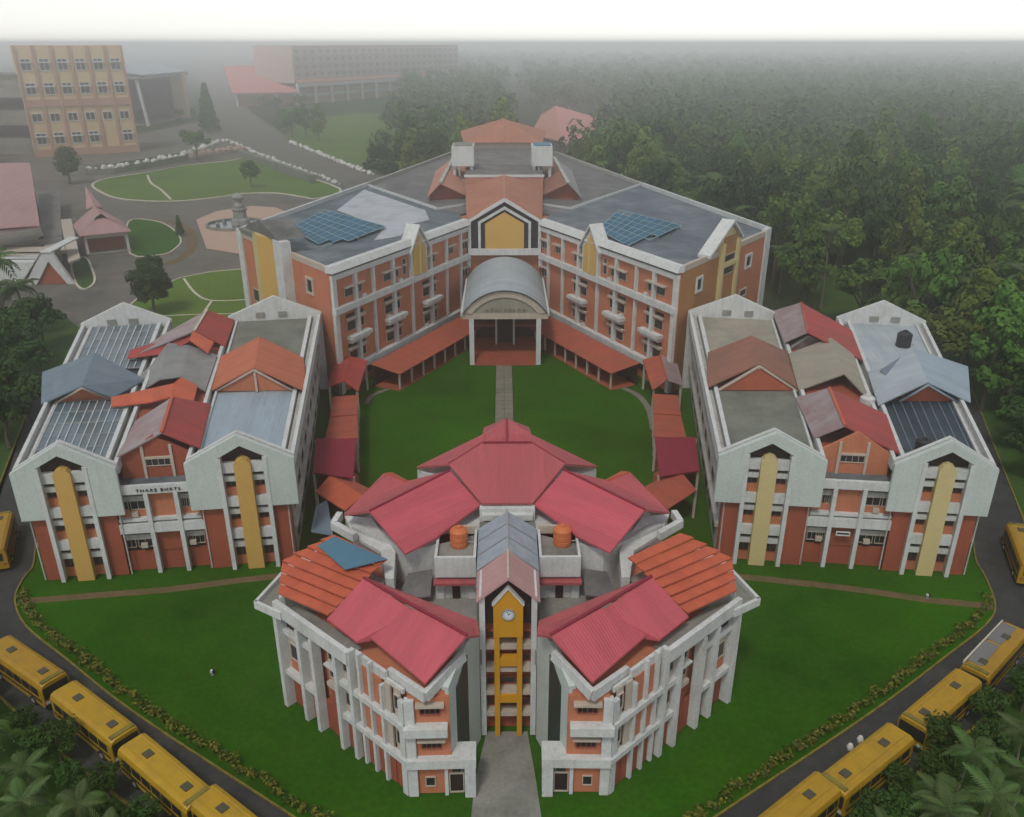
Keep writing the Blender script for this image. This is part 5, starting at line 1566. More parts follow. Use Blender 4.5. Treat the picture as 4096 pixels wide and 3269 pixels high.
for side, sg in (('right', 1), ('left', -1)):
    S = (lambda p: p) if sg == 1 else mir
    # corner pavilion between the main building and the side block
    pvl = thing('corner_pavilion', 'small %s roofed pavilion where the corridors meet beside the %s block' % ('faded mauve red' if side == 'right' else 'bright rust red', side), 'pavilion', S((22.0, 113.0, 0)))
    rm = red_roof if side == 'left' else rust_roof
    A, B_, C, D = S((20.67, 121.58, 4.6)), S((25.96, 123.46, 4.6)), S((24.94, 111.95, 4.2)), S((20.35, 110.01, 4.2))
    rdg0, rdg1 = S((23.20, 121.21, 5.4)), S((22.50, 111.42, 5.2))
    MB().slab([rdg0, rdg1, D, A], 0.14).build('roof_slope', rm, pvl)
    MB().slab([rdg1, rdg0, B_, C], 0.14).build('roof_slope', rm if side == 'left' else faded_roof, pvl)
    MB().bar(rdg0, rdg1, 0.25, 0.15).build('ridge_cap', rm, pvl)
    for q in (A, B_, C, D):
        cx_ = q[0] + (rdg0[0] - q[0]) * 0.1
        cy_ = q[1] + ((A[1] + C[1]) / 2 - q[1]) * 0.1
        MB().box(cx_ - 0.15, cx_ + 0.15, cy_ - 0.15, cy_ + 0.15, 0, 4.15).build('post', cream, pvl)
    # corridor along the side block
    co = thing('side_corridor', 'orange-red sheet roofed corridor along the inner wall of the %s block' % side, 'corridor', S((20.5, 101, 0)))
    pts = [((20.13, 108.93, 4), (23.65, 108.89, 4)), ((19.30, 102.16, 4), (22.82, 102.13, 4)), ((18.12, 95.23, 4), (22.20, 95.19, 4))]
    for k in range(2):
        a, b, c, d = S(pts[k][0]), S(pts[k][1]), S(pts[k + 1][1]), S(pts[k + 1][0])
        dz = 0.14 * (1 - k)
        MB().slab([(a[0], a[1], a[2] + dz), (d[0], d[1], d[2] + dz), (c[0], c[1], c[2] - 0.25 + dz), (b[0], b[1], b[2] - 0.25 + dz)], 0.1).build('roof_sheet', rust_roof, co)
    for k in range(6):
        t = k / 5
        p0, p1 = Vector(S(pts[0][0])), Vector(S(pts[2][0]))
        q = p0.lerp(p1, t)
        MB().box(q.x + sg * 0.3 - 0.13, q.x + sg * 0.3 + 0.13, q.y - 0.13, q.y + 0.13, 0, 3.8).build('post', cream, co)
    MB().prism([S((18.2, 94)), S((22.0, 94)), S((23.2, 107)), S((20.0, 107))], -0.05, 0.08).build('floor_slab', red_wall, co)
    # wine-red flat section
    wr = thing('wine_roofed_shelter', 'wine-red flat sheet roof shelter at the courtyard corner by the %s block' % side, 'shelter', S((19.2, 88, 0)))
    q = [S((18.08, 94.09, 4.4)), S((23.01, 94.18, 4.4)), S((21.59, 85.18, 4.4)), S((16.89, 83.85, 4.4))]
    MB().slab(q, 0.14).build('roof_sheet', wine_roof, wr)
    for p in q:
        x_ = p[0] * 0.99 + 0.01 * sg * 19
        MB().box(x_ - 0.13, x_ + 0.13, p[1] + (0.3 if p[1] < 88 else -0.5), p[1] + (0.56 if p[1] < 88 else -0.24), 0, 4.26).build('post', cream, wr)
    # broken orange roofs linking to the front building
    lk = thing('link_roof', 'small orange gabled roofs over the passage between the front building and the %s block' % side, 'passage roof', S((17, 76, 0)))
    a, b, c, d = S((15.26, 80.10, 4.2)), S((19.68, 84.91, 4.2)), S((20.69, 81.90, 3.7)), S((16.83, 77.82, 3.7))
    MB().slab([a, b, c, d], 0.12).build('roof_slope', orange_roof if side == 'left' else rust_roof, lk)
    e, f_ = S((14.91, 82.72, 3.6)), S((19.03, 86.44, 3.6))
    MB().slab([b, a, e, f_], 0.12).build('roof_slope', rust_roof, lk)
    for p in (c, d):
        MB().box(p[0] - 0.13, p[0] + 0.13, p[1] + 0.3, p[1] + 0.56, 0, 3.6).build('post', cream, lk)
    MB().prism([S((16.84, 86.87, 0)), S((21.50, 91.51, 0)), S((21.74, 88.34, 0)), S((18.11, 84.41, 0))], 0, 3.2).build('wall', red_wall, lk)
    if side == 'left':
        MB().slab([S((19.23, 80.68, 3.4)), S((20.18, 79.30, 3.4)), S((20.00, 75.49, 2.6)), S((17.52, 74.37, 2.8))], 0.1).build('lean_to', slate_sheet, lk)

# ------------------------------------------------------------------ rooftop water tanks
def water_tank(loc, r, h, m, label, square=False):
    t = thing('water_tank', label, 'water tank', loc)
    x, y, z = loc
    n = 16
    MB().lathe([(r * 0.96, z), (r, z + 0.1), (r, z + h * 0.24), (r * 0.96, z + h * 0.26), (r * 0.96, z + h * 0.29), (r, z + h * 0.31), (r, z + h * 0.5), (r * 0.96, z + h * 0.52),
                (r * 0.96, z + h * 0.55), (r, z + h * 0.57), (r, z + h * 0.78), (r * 0.72, z + h * 0.9), (r * 0.4, z + h * 0.95)], x, y, n).build('drum', m, t, smooth=False)
    MB().lathe([(r * 0.34, z + h * 0.955), (r * 0.34, z + h), (r * 0.2, z + h * 1.03)], x, y, 10).build('lid', m, t)
    MB().tube([(x + r, y, z + 0.3), (x + r + 0.4, y, z + 0.3), (x + r + 0.45, y, z + 0.0)], 0.05, 5).build('pipe', metal, t)
    return t


water_tank((-3.85, 58.3, 11.6), 0.72, 1.75, tank_orange, 'orange plastic water tank on the roof box left of the clock tower')
water_tank((4.35, 58.4, 11.6), 0.72, 1.75, tank_orange, 'orange plastic water tank on the roof box right of the clock tower')
p = BR.p(22.3, -0.79 * BR.D, 11.3)
water_tank(p, 0.95, 2.2, tank_black, 'black water tank on the pale rear roof of the right block')
p = BR.p(19.7, -0.09 * BR.D, 11.3)
water_tank(p, 0.8, 1.5, tank_black, 'black water tank behind the front gable on the navy roof bay')
# white bin on the link roof of the right block
wb = thing('roof_cistern', 'small white cistern between the beige and navy roofs of the right block', 'cistern', (39.99, 87.22, 11.4))
q = (39.99, 87.22, 11.4)
MB().lathe([(0.75, q[2] - 0.6), (0.8, q[2] + 0.3), (0.8, q[2] + 0.9), (0.45, q[2] + 1.15)], q[0], q[1], 14).build('drum', white, wb)
MB().lathe([(0.3, q[2] + 1.16), (0.3, q[2] + 1.3)], q[0], q[1], 10).build('lid', white, wb)

# ------------------------------------------------------------------ solar arrays on the two wings
def solar_array(c, nx, ny, skip, label):
    t = thing('solar_array', label, 'solar array', (sum(p[0] for p in c) / 4, sum(p[1] for p in c) / 4, 18.7))
    tl, tr, br, bl = [Vector((p[0], p[1], 19.35)) for p in c]

    def pos(i, j, z=0.0):
        a = tl.lerp(tr, i / nx)
        b = bl.lerp(br, i / nx)
        q = a.lerp(b, j / ny)
        return (q.x, q.y, q.z + z - 0.5 * (j / ny) * 0.6)
    for j in range(ny):
        for i in range(nx):
            if (i, j) in skip:
                continue
            g = 0.035
            z = rnd.uniform(-0.03, 0.03)
            pn = MB().slab([pos(i + g, j + g, z), pos(i + 1 - g, j + g, z), pos(i + 1 - g, j + 1 - g, z), pos(i + g, j + 1 - g, z)], 0.06).build('solar_panel', solar, t)
    for j in range(ny + 1):
        xs_ = [i for i in range(nx + 1)]
        MB().bar(pos(0, j, -0.02), pos(nx - (2 if j >= ny - 1 else 0), j, -0.02), 0.12, 0.1).build('rail', mat('pale_blue_metal', (0.22, 0.36, 0.40), rough=0.4, grain=0.1), t)
    for i in range(0, nx + 1):
        MB().bar(pos(i, 0, -0.03), pos(i, ny - (2 if i == nx else 0), -0.03), 0.1, 0.1).build('rail', MATS['pale_blue_metal'], t)
        for j in (0, ny // 2):
            a = pos(i, j)
            MB().box(a[0] - 0.06, a[0] + 0.06, a[1] - 0.06, a[1] + 0.06, 18.7, a[2] - 0.08).build('leg', metal, t)
    return t


solar_array([(-34.06, 164.89, 19.35), (-20.46, 148.50, 19.35), (-27.37, 132.15, 19.35), (-36.73, 148.38, 19.35)][:4], 9, 6, {(8, 5), (7, 5), (8, 4), (0, 0)}, 'blue solar array on the left wing roof, beside the bleached patch')
solar_array([(21.57, 163.86, 19.35), (30.51, 149.01, 19.35), (19.74, 132.17, 19.35), (15.91, 146.78, 19.35)], 8, 6, {(7, 5), (7, 4), (0, 0), (7, 3), (1, 0)}, 'blue solar array on the right wing roof')

# ------------------------------------------------------------------ school buses parked along the ring road
def make_bus():
    root = thing('school_bus', 'x', 'bus', (0, 0, 0))
    L, W, Hh = 8.4, 2.3, 2.95
    b = MB()
    sec = [(-W / 2, 0.45), (W / 2, 0.45), (W / 2, 2.45), (W / 2 - 0.12, 2.8), (W / 2 - 0.4, Hh), (-W / 2 + 0.4, Hh), (-W / 2 + 0.12, 2.8), (-W / 2, 2.45)]
    b.hexa([(-L / 2, y, z) for y, z in sec], [(L / 2 - 0.25, y, z) for y, z in sec])
    s2 = [(y * 0.94, z if z < 1.2 else z - 0.12) for y, z in sec]
    b.hexa([(L / 2 - 0.25, y, z) for y, z in sec], [(L / 2, y, z) for y, z in s2])
    b.build('body', bus_yellow, root)
    for sy in (-1, 1):
        for k in range(6):
            x0 = -L / 2 + 0.5 + k * 1.25
            w = MB().box(x0, x0 + 1.1, sy * W / 2 - 0.02, sy * W / 2 + 0.02, 1.5, 2.3).build('window', dark_glass, root)
        MB().box(-L / 2 + 0.2, L / 2 - 0.3, sy * (W / 2 + 0.005) - 0.02, sy * (W / 2 + 0.005) + 0.02, 0.95, 1.15).build('stripe', black_paint, root)
        for x in (-L / 2 + 1.7, L / 2 - 1.7):
            w = MB()
            n = 14
            for r0, r1, y0, y1 in ((0.0, 0.46, sy * (W / 2 - 0.2), sy * (W / 2 + 0.05)),):
                ring = [(x + r1 * math.cos(2 * math.pi * k / n), 0.46 + r1 * math.sin(2 * math.pi * k / n)) for k in range(n)]
                w.hexa([(a, y0, c) for a, c in ring], [(a, y1, c) for a, c in ring])
            wo_ = w.build('wheel', rubber, root)
            h = MB()
            ring = [(x + 0.22 * math.cos(2 * math.pi * k / n), 0.46 + 0.22 * math.sin(2 * math.pi * k / n)) for k in range(n)]
            h.hexa([(a, sy * (W / 2 + 0.05), c) for a, c in ring], [(a, sy * (W / 2 + 0.08), c) for a, c in ring])
            h.build('hub', metal, wo_)
        MB().box(L / 2 - 0.02, L / 2 + 0.04, sy * 0.8 - 0.2, sy * 0.8 + 0.2, 0.75, 1.0).build('headlight', white, root)
        MB().box(-L / 2 - 0.03, -L / 2 + 0.02, sy * 0.85 - 0.12, sy * 0.85 + 0.12, 0.9, 1.2).build('tail_light', red_wall, root)
    ws = MB()
    ws.hexa([(L / 2 + 0.0, -1.0, 1.3), (L / 2 + 0.0, 1.0, 1.3), (L / 2 - 0.05, 1.0, 2.45), (L / 2 - 0.05, -1.0, 2.45)],
            [(L / 2 + 0.04, -1.0, 1.3), (L / 2 + 0.04, 1.0, 1.3), (L / 2 - 0.0, 1.0, 2.45), (L / 2 - 0.0, -1.0, 2.45)])
    ws.build('windscreen', dark_glass, root)
    MB().box(-L / 2 - 0.03, -L / 2 + 0.01, -0.8, 0.8, 1.5, 2.4).build('rear_window', dark_glass, root)
    MB().box(L / 2 - 0.1, L / 2 + 0.12, -1.1, 1.1, 0.4, 0.7).build('bumper', rubber, root)
    hm = mat('roof_hatch_grey', (0.07, 0.065, 0.045), rough=0.6, grain=0.2)
    for x in (-2.0, 2.7):
        MB().box(x - 0.35, x + 0.35, -0.3, 0.3, Hh - 0.02, Hh + 0.09).build('roof_hatch', hm, root)
    for y in (-0.55, 0.55):
        MB().box(-L / 2 + 0.3, L / 2 - 0.6, y - 0.03, y + 0.03, Hh - 0.01, Hh + 0.025).build('roof_seam', bus_yellow, root)
    MB().box(L / 2 - 0.5, L / 2 - 0.12, -0.9, 0.9, Hh - 0.1, Hh + 0.05).build('destination_board', kerb_yellow, root)
    return root


bus0 = make_bus()
bus0.scale = (1, 1, 0.88)
spots = [
    ((-34.34, 52.46, 2.95), (-28.02, 47.70, 2.95), 'second yellow bus below the left lawn corner, its windscreen towards the bottom edge'),
    ((-26.61, 46.58, 2.95), (-20.87, 41.98, 2.95), 'yellow bus lowest in full view on the left road, beside the shrubs'),
    ((-42.56, 58.23, 2.95), (-35.76, 53.54, 2.95), 'yellow bus at the left picture edge, just below the lawn corner'),
    ((-19.46, 41.39, 2.95), (-14.80, 37.75, 2.95), 'yellow bus at the bottom edge of the picture on the left road'),
    ((36.56, 53.39, 2.95), (29.72, 48.07, 2.95), 'yellow bus on the right road behind the open grey-roofed one'),
    ((28.27, 47.19, 2.95), (22.01, 42.58, 2.95), 'yellow bus on the right road beside two white objects'),
    ((20.80, 42.19, 2.95), (15.84, 38.43, 2.95), 'yellow bus at the bottom edge of the picture on the right road'),
]
for i, (ra, fa, lab) in enumerate(spots):
    o = bus0 if i == 0 else copy_tree(bus0)
    ra, fa = Vector(ra), Vector(fa)
    d = (fa - ra).normalized()
    c = (ra + fa) / 2
    o.location = (c.x, c.y, -0.03)
    o.rotation_euler = (0, 0, math.atan2(d.y, d.x))
    o['label'] = lab
    o['group'] = 'yellow buses parked along the ring road'
# buses cut by the picture edges further up
for loc, rz, lab in (((-52.2, 76.0), R(112), 'yellow bus cut by the left picture edge beside the left block'),
                     ((51.8, 72.5), R(71), 'yellow bus cut by the right picture edge beside the right block')):
    o = copy_tree(bus0)
    o.location = (loc[0], loc[1], -0.03)
    o.rotation_euler = (0, 0, rz)
    o['label'] = lab
    o['group'] = 'yellow buses parked along the ring road'
# the open-topped bus body with a grey roof panel
ob = copy_tree(bus0)
ra, fa = Vector((43.30, 59.15, 2.9)), Vector((37.36, 53.89, 2.9))
d = (fa - ra).normalized()
c = (ra + fa) / 2
ob.location = (c.x, c.y, -0.03)
ob.rotation_euler = (0, 0, math.atan2(d.y, d.x))
ob['label'] = 'yellow bus with pale grey roof panels and rail, just below the right lawn corner'
ob['group'] = 'yellow buses parked along the ring road'
for y0, y1 in ((-0.95, 0.15),):
    for x0, x1 in ((-3.9, -0.6), (-0.3, 3.4)):
        g_ = MB().box(x0, x1, y0, y1, 2.93, 3.0).build('roof_panel', mat('grey_panel', (0.16, 0.155, 0.15), rough=0.6, grain=0.15))
        g_.parent = ob
MB().box(-4.1, 3.9, -1.1, -0.98, 2.8, 3.08).build('roof_rail', kerb_pale).parent = ob
# two small white bollards beside the buses on the right
for px, lab in (((26.51, 48.82, 0.4), 'upper of two small white stones on the right road'), ((25.46, 48.06, 0.4), 'lower of two small white stones on the right road')):
    s_ = MB().lathe([(0.22, 0), (0.26, 0.25), (0.16, 0.5), (0.05, 0.58)], px[0], px[1], 7).build('white_stone', pale_stone)
    tag(s_, lab, 'stone')
# small lamps / fittings on the lawns
def lawn_light(p, label):
    t = thing('lawn_light', label, 'lamp', (p[0], p[1], 0))
    MB().box(p[0] - 0.12, p[0] + 0.12, p[1] - 0.1, p[1] + 0.1, -0.05, 0.12).build('base', concrete, t)
    MB().tube([(p[0], p[1], 0.12), (p[0], p[1], 0.28)], 0.03, 6).build('stem', metal, t)
    MB().box(p[0] - 0.14, p[0] + 0.06, p[1] - 0.11, p[1] + 0.11, 0.28, 0.46).build('head', white, t)
    MB().box(p[0] + 0.06, p[0] + 0.2, p[1] - 0.13, p[1] + 0.13, 0.25, 0.49).build('visor', black_paint, t)


lawn_light((-24.64, 56.85, 0), 'small floodlight standing alone on the left front lawn')
lawn_light((39.85, 66.97, 0), 'small white lamp beside the dirt path on the right lawn')



# ================================================================== vegetation
leaf_a = mat('leaves_mid_green', (0.07, 0.135, 0.022), rough=0.8, stain=(0.04, 0.08, 0.014), stain_amt=0.8, stain_scale=0.35, grain=0.3, grain_scale=2.0, bump=0, obj_var=0.3, spec=0.15)
leaf_b = mat('leaves_yellow_green', (0.115, 0.165, 0.024), rough=0.8, stain=(0.06, 0.10, 0.018), stain_amt=0.8, stain_scale=0.35, grain=0.3, grain_scale=2.0, bump=0, obj_var=0.3, spec=0.15)
leaf_c = mat('leaves_dark_green', (0.035, 0.075, 0.014), rough=0.8, stain=(0.02, 0.042, 0.009), stain_amt=0.8, stain_scale=0.35, grain=0.3, grain_scale=2.0, bump=0, obj_var=0.3, spec=0.15)
leaf_palm = mat('palm_leaves', (0.045, 0.085, 0.017), rough=0.65, stain=(0.085, 0.10, 0.03), stain_amt=0.6, stain_scale=0.4, grain=0.25, grain_scale=2.0, bump=0, obj_var=0.3, spec=0.3)
bark = mat('grey_bark', (0.12, 0.10, 0.075), rough=0.9, stain=(0.06, 0.05, 0.04), stain_amt=0.7, stain_scale=1.5, grain=0.25)
palm_bark = mat('palm_bark', (0.17, 0.15, 0.12), rough=0.9, stain=(0.09, 0.08, 0.06), stain_amt=0.7, stain_scale=1.5, grain=0.25)
croton = mat('croton_leaves', (0.17, 0.155, 0.018), rough=0.7, stain=(0.035, 0.06, 0.012), stain_amt=0.95, stain_scale=1.6, grain=0.3, grain_scale=3.0, bump=0, spec=0.2, stain_lo=0.4, stain_hi=0.6)


def rvec(r):
    while True:
        v = Vector((r.uniform(-1, 1), r.uniform(-1, 1), r.uniform(-1, 1)))
        if 0.05 < v.length < 1:
            return v


def leaves(mb, c, rad, n, size, r, squash=0.75, up=0.5):
    """a clump of n leaf faces round c, facing mostly outwards and up"""
    for _ in range(n):
        d = rvec(r)
        p = Vector(c) + Vector((d.x, d.y, d.z * squash)) * rad
        nn = (d.normalized() + Vector((0, 0, up)) + rvec(r) * 0.7).normalized()
        a = nn.orthogonal().normalized()
        a.rotate(Matrix.Rotation(r.uniform(0, 6.28), 3, nn))
        b = nn.cross(a)
        s = size * r.uniform(0.6, 1.3)
        mb.face([p - a * s - b * s * 0.55, p + a * s * 0.2 - b * s * 0.75, p + a * s, p + a * s * 0.1 + b * s * 0.7])


def crown_shape(kind, r):
    """list of (centre, radius) clumps for a tree of unit-ish size: height about 10, half width about 4"""
    out = []
    if kind == 'round':
        for _ in range(46):
            d = rvec(r).normalized() * r.uniform(0.55, 1.0)
            out.append(((d.x * 3.6, d.y * 3.6, 6.6 + d.z * 3.0), r.uniform(0.9, 1.5)))
    elif kind == 'oval':
        for _ in range(64):
            d = rvec(r).normalized() * r.uniform(0.5, 1.0)
            out.append(((d.x * 3.0, d.y * 3.0, 6.3 + d.z * 3.9), r.uniform(0.9, 1.35)))
    elif kind == 'broad':
        for k in range(7):
            a = k * 0.9 + r.uniform(-0.3, 0.3)
            m = r.uniform(1.4, 3.4)
            cx, cy, cz = m * math.cos(a), m * math.sin(a), r.uniform(5.2, 8.6)
            for _ in range(8):
                d = rvec(r)
                out.append(((cx + d.x * 1.7, cy + d.y * 1.7, cz + d.z * 1.0), r.uniform(0.7, 1.25)))
    elif kind == 'tall':
        for k in range(50):
            t = r.random()
            a = r.uniform(0, 6.28)
            m = (0.5 + 2.4 * math.sin(math.pi * min(1, 0.12 + t * 0.9))) * r.uniform(0.45, 1.0)
            out.append(((m * math.cos(a), m * math.sin(a), 3.2 + t * 8.2), r.uniform(0.7, 1.2)))
    elif kind == 'cone':
        for k in range(60):
            t = k / 60
            a = k * 2.4
            m = 2.0 * (1 - t) * r.uniform(0.75, 1.0)
            out.append(((m * math.cos(a), m * math.sin(a), 0.9 + t * 9.2), 0.55 + 0.5 * (1 - t)))
    return out


def make_tree(kind, seed, lm, per=46, size=0.3):
    r = random.Random(seed)
    root = thing('tree', 'x', 'tree')
    cl = crown_shape(kind, r)
    t = MB()
    h = 6.5 if kind != 'cone' else 8
    t.tube([(0, 0, -0.3), (0.1, 0.05, 1.5), (r.uniform(-0.3, 0.3), r.uniform(-0.3, 0.3), 3.6), (r.uniform(-0.3, 0.3), 0, h)], [0.34, 0.26, 0.2, 0.08], 7)
    if kind != 'cone':
        for k in range(6):
            c = r.choice(cl)[0]
            z0 = r.uniform(2.4, 4.4)
            t.tube([(0, 0, z0), (c[0] * 0.5, c[1] * 0.5, (z0 + c[2]) / 2 + 0.3), c], [0.16, 0.1, 0.04], 5)
    t.build('trunk', bark, root)
    m = MB()
    for c, rad in cl:
        leaves(m, c, rad, per, size, r)
    m.build('crown', lm, root)
    return root


def frond_mesh(seed, droop, length=3.4):
    r = random.Random(seed)
    mb = MB()
    n = 15
    pts = []
    for k in range(n + 1):
        t = k / n
        pts.append(Vector((length * (t - 0.10 * t * t * droop), 0, 1.0 * t * (1.1 - t) * 1.5 - droop * 1.5 * t * t * t - droop * 0.5 * t * t)))
    mb.tube(pts[::3], [0.05, 0.045, 0.035, 0.03, 0.02, 0.01], 4)
    for k in range(1, n + 1):
        t = k / n
        p = pts[k]
        ln = 0.95 * math.sin(math.pi * min(0.97, 0.16 + t * 0.82)) + 0.12
        for s in (-1, 1):
            tip = p + Vector((ln * 0.45, s * ln * 0.85, -ln * (0.35 + 0.35 * droop) + r.uniform(-0.08, 0.08)))
            w = Vector((0.12, 0, 0.0))
            mid = (p + tip) / 2 + Vector((0, 0, 0.08))
            mb.face([p - w * 0.6, p + w * 0.6, mid + w, mid - w])
            mb.face([mid - w, mid + w, tip])
    o = mb.build('frond', leaf_palm)
    return o


FRONDS = [frond_mesh(k, d) for k, d in enumerate((0.25, 0.6, 1.0, 1.5))]


def make_palm(seed, h, n=15):
    r = random.Random(seed)
    root = thing('palm_tree', 'x', 'palm')
    lx, ly = r.uniform(-0.9, 0.9), r.uniform(-0.9, 0.9)
    t = MB()
    t.tube([(0, 0, -0.2), (lx * 0.15, ly * 0.15, h * 0.3), (lx * 0.5, ly * 0.5, h * 0.65), (lx, ly, h)], [0.24, 0.17, 0.14, 0.12], 7)
    t.build('trunk', palm_bark, root)
    for k in range(n):
        f = FRONDS[min(3, int(4 * k / n))].copy()
        COL.objects.link(f)
        f.parent = root
        f.location = (lx, ly, h - 0.05 * (k % 3))
        f.rotation_euler = (r.uniform(-0.15, 0.15), r.uniform(-0.45, -0.1) if k < n * 0.4 else r.uniform(-0.1, 0.2), k * 2.4 + r.uniform(-0.2, 0.2))
        s = r.uniform(0.85, 1.15)
        f.scale = (s, s, s)
    c = MB()
    for k in range(5):
        a = k * 1.25
        c.lathe([(0.02, h - 0.55), (0.13, h - 0.45), (0.13, h - 0.3), (0.03, h - 0.2)], lx + 0.22 * math.cos(a), ly + 0.22 * math.sin(a), 6)
    c.build('coconuts', leaf_b, root)
    return root


protos = [make_tree('broad', 1, leaf_a), make_tree('round', 2, leaf_b), make_tree('tall', 3, leaf_a), make_tree('broad', 4, leaf_c), make_tree('tall', 5, leaf_b), make_tree('round', 6, leaf_c)]
palms = [make_palm(11, 7.5), make_palm(12, 9.5), make_palm(13, 6.0)]
used = set()


def put(proto, x, y, s, label, group=None, rz=None, sz=None, name=None):
    """the first use moves the prototype itself, later ones are copies"""
    if id(proto) in used:
        o = copy_tree(proto)
    else:
        used.add(id(proto))
        o = proto
    o.location = (x, y, -0.05)
    o.scale = (s, s, sz or s)
    o.rotation_euler = (0, 0, rnd.uniform(0, 6.28) if rz is None else rz)
    o['label'] = label
    if group:
        o['group'] = group
    return o


# ---------------- wood on the right and behind: individuals near, one mass far away
def in_wood(x, y):
    if y < 75:
        return False
    if x > 0:
        edge = 70 if y < 100 else (66 if y < 150 else max(26, 62 - (y - 146) * 0.30))
        if x < edge:
            return False
        if (x - 69) ** 2 / 8.5 ** 2 + (y - 172) ** 2 / 17 ** 2 < 1:
            return False
    else:
        if y < 285:
            return False
        # left limit of the wood behind the main building
        lim = -42 - (y - 285) * 0.085
        if x < lim:
            return False
        if y < 300 and x < -30:
            return False
    if y < 285 and abs(x) < 26:
        return False
    # keep the pink-roofed house in view
    if 20 < x < 70 and 330 < y < 640 and x < 20 + (y - 330) * 0.2 + 8:
        return False
    return abs(x) / max(y + 20, 1) < 0.66


wr = random.Random(21)
cand = []
y = 84.0
while y < 2600:
    w = 6.5 + y * 0.0125
    x = -0.2 * y - 40
    while x < 0.68 * y + 25:
        px, py = x + wr.uniform(-0.35, 0.35) * w, y + wr.uniform(-0.35, 0.35) * w
        if in_wood(px, py):
            cand.append((px, py, w))
        x += w * (0.95 if y < 500 else 1.25)
    y += w * (0.8 if y < 300 else (1.15 if y < 600 else (2.2 if y < 1250 else 3.0)))
cand.sort(key=lambda c: c[1] + abs(c[0]) * 0.3)
near, far = cand[:285], cand[285:]
WL = ['leafy mid-green tree of the dense wood behind and right of the buildings', 'rounded yellow-green tree of the dense wood behind and right of the buildings',
      'tall slender mid-green tree of the dense wood behind and right of the buildings', 'spreading dark green tree of the dense wood behind and right of the buildings',
      'tall slender yellow-green tree of the dense wood behind and right of the buildings', 'rounded dark green tree of the dense wood behind and right of the buildings']
npalm = 0
for px, py, w in near:
    if wr.random() < 0.2 and py < 360 and npalm < 46:
        npalm += 1
        put(wr.choice(palms), px, py, w / 6.4 * wr.uniform(0.9, 1.25), 'coconut palm among the trees of the dense wood', 'palms of the wood')
        continue
    k = wr.randrange(6)
    s = w / 7.2 * wr.uniform(0.85, 1.3)
    put(protos[k], px, py, s, WL[k], 'trees of the wood', sz=s * wr.uniform(0.75, 1.65))
# far wood as one mass of leaf clumps
fm = MB()
for px, py, w in far:
    s = w / 6.5 * wr.uniform(0.85, 1.35)
    hz_ = min(s * wr.uniform(0.9, 1.4), 2.6)
    for k in range(9 if py < 1250 else 6):
        d = rvec(wr)
        leaves(fm, (px + d.x * 3.4 * s, py + d.y * 3.4 * s, (5.5 + d.z * 3.6) * hz_), 1.7 * s, 16 if py < 1250 else 9, (0.62 if py < 1250 else 0.85) * s, wr)
fo_ = fm.build('far_wood', leaf_a)
tag(fo_, 'hazy mass of distant woodland fading into the mist', 'woodland', kind='stuff')

# ---------------- single trees that stand apart
rt = make_tree('oval', 31, leaf_c, per=95, size=0.32)
put(rt, -68.1, 162.0, 1.12, 'dark round-crowned tree alone on the lawn behind the left block')
ct = make_tree('cone', 32, leaf_c, per=60, size=0.3)
put(ct, -175, 541, 2.6, 'narrow conical tree beside the far road, right of the portal')
bu = make_tree('oval', 33, leaf_c, per=60)
put(bu, -162, 331, 1.35, 'dark rounded tree at the left end of the retaining wall')
b2 = make_tree('broad', 34, leaf_a, per=50)
put(b2, -136, 398, 1.45, 'bushy green tree in the middle of the retaining wall')
ts = make_tree('cone', 35, leaf_c, per=40)
put(ts, -88.5, 236, 0.55, 'small dark shrub in the middle of the little round lawn')
b3 = make_tree('round', 36, leaf_c, per=50)
put(b3, -92, 322, 0.95, 'dark bush where the curved lawn meets the road edge')
for i, (p, s) in enumerate((((-115.01, 493.20, 0), 1.7), ((-111.64, 511.10, 0), 1.5), ((-99.11, 484.51, 0), 1.6), ((-127.11, 530.50, 0), 1.2))):
    put(protos[(i * 2) % 6], p[0], p[1], s, 'bush in the clump at the left tip of the far lawn', 'bushes on the far lawn')
for i, (p, s) in enumerate((((-191.79, 718.07, 0), 1.3), ((-169.54, 683.74, 0), 1.2), ((-179.78, 700.49, 0), 1.0), ((-156.68, 708.88, 0), 1.3))):
    put(protos[(i * 2 + 1) % 6], p[0], p[1], s, 'garden bush in front of the long hazy block', 'bushes before the long block')
for i, (p, s) in enumerate((((-241.60, 611.57, 0), 0.8), ((-218.74, 617.94, 0), 0.8), ((-212.12, 624.62, 0), 0.7))):
    put(protos[i], p[0], p[1], s, 'small shrub at the foot of the portal columns', 'shrubs at the portal')

# ---------------- left edge: palms and dark trees
lp = random.Random(5)
left_pts = [((-88.04, 153.09, 0), 'p'), ((-86.96, 144.79, 0), 'p'), ((-79.23, 140.85, 0), 'b'), ((-78.27, 132.50, 0), 'b'), ((-77.96, 126.01, 0), 't'), ((-72.38, 125.95, 0), 'b'), ((-71.12, 116.26, 0), 't'), ((-70.44, 111.03, 0), 'b'), ((-66.27, 109.34, 0), 'b'),
            ((-85.34, 134.87, 0), 't'), ((-75.98, 116.31, 0), 'b'), ((-64.88, 101.64, 0), 'b'), ((-68.16, 103.14, 0), 't'), ((-93.05, 153.14, 0), 'p'), ((-97.01, 153.18, 0), 't')]
for (p, k) in left_pts:
    if k == 'p':
        put(palms[lp.randrange(3)], p[0], p[1], 1.35 * lp.uniform(0.9, 1.2), 'big drooping palm at the left picture edge behind the left block', 'palms at the left edge')
    else:
        q = protos[3] if k == 'b' else protos[5]
        s = lp.uniform(0.75, 1.1)
        put(q, p[0], p[1], s, 'dark tree crowding the left picture edge beside the left block', 'dark trees at the left edge')
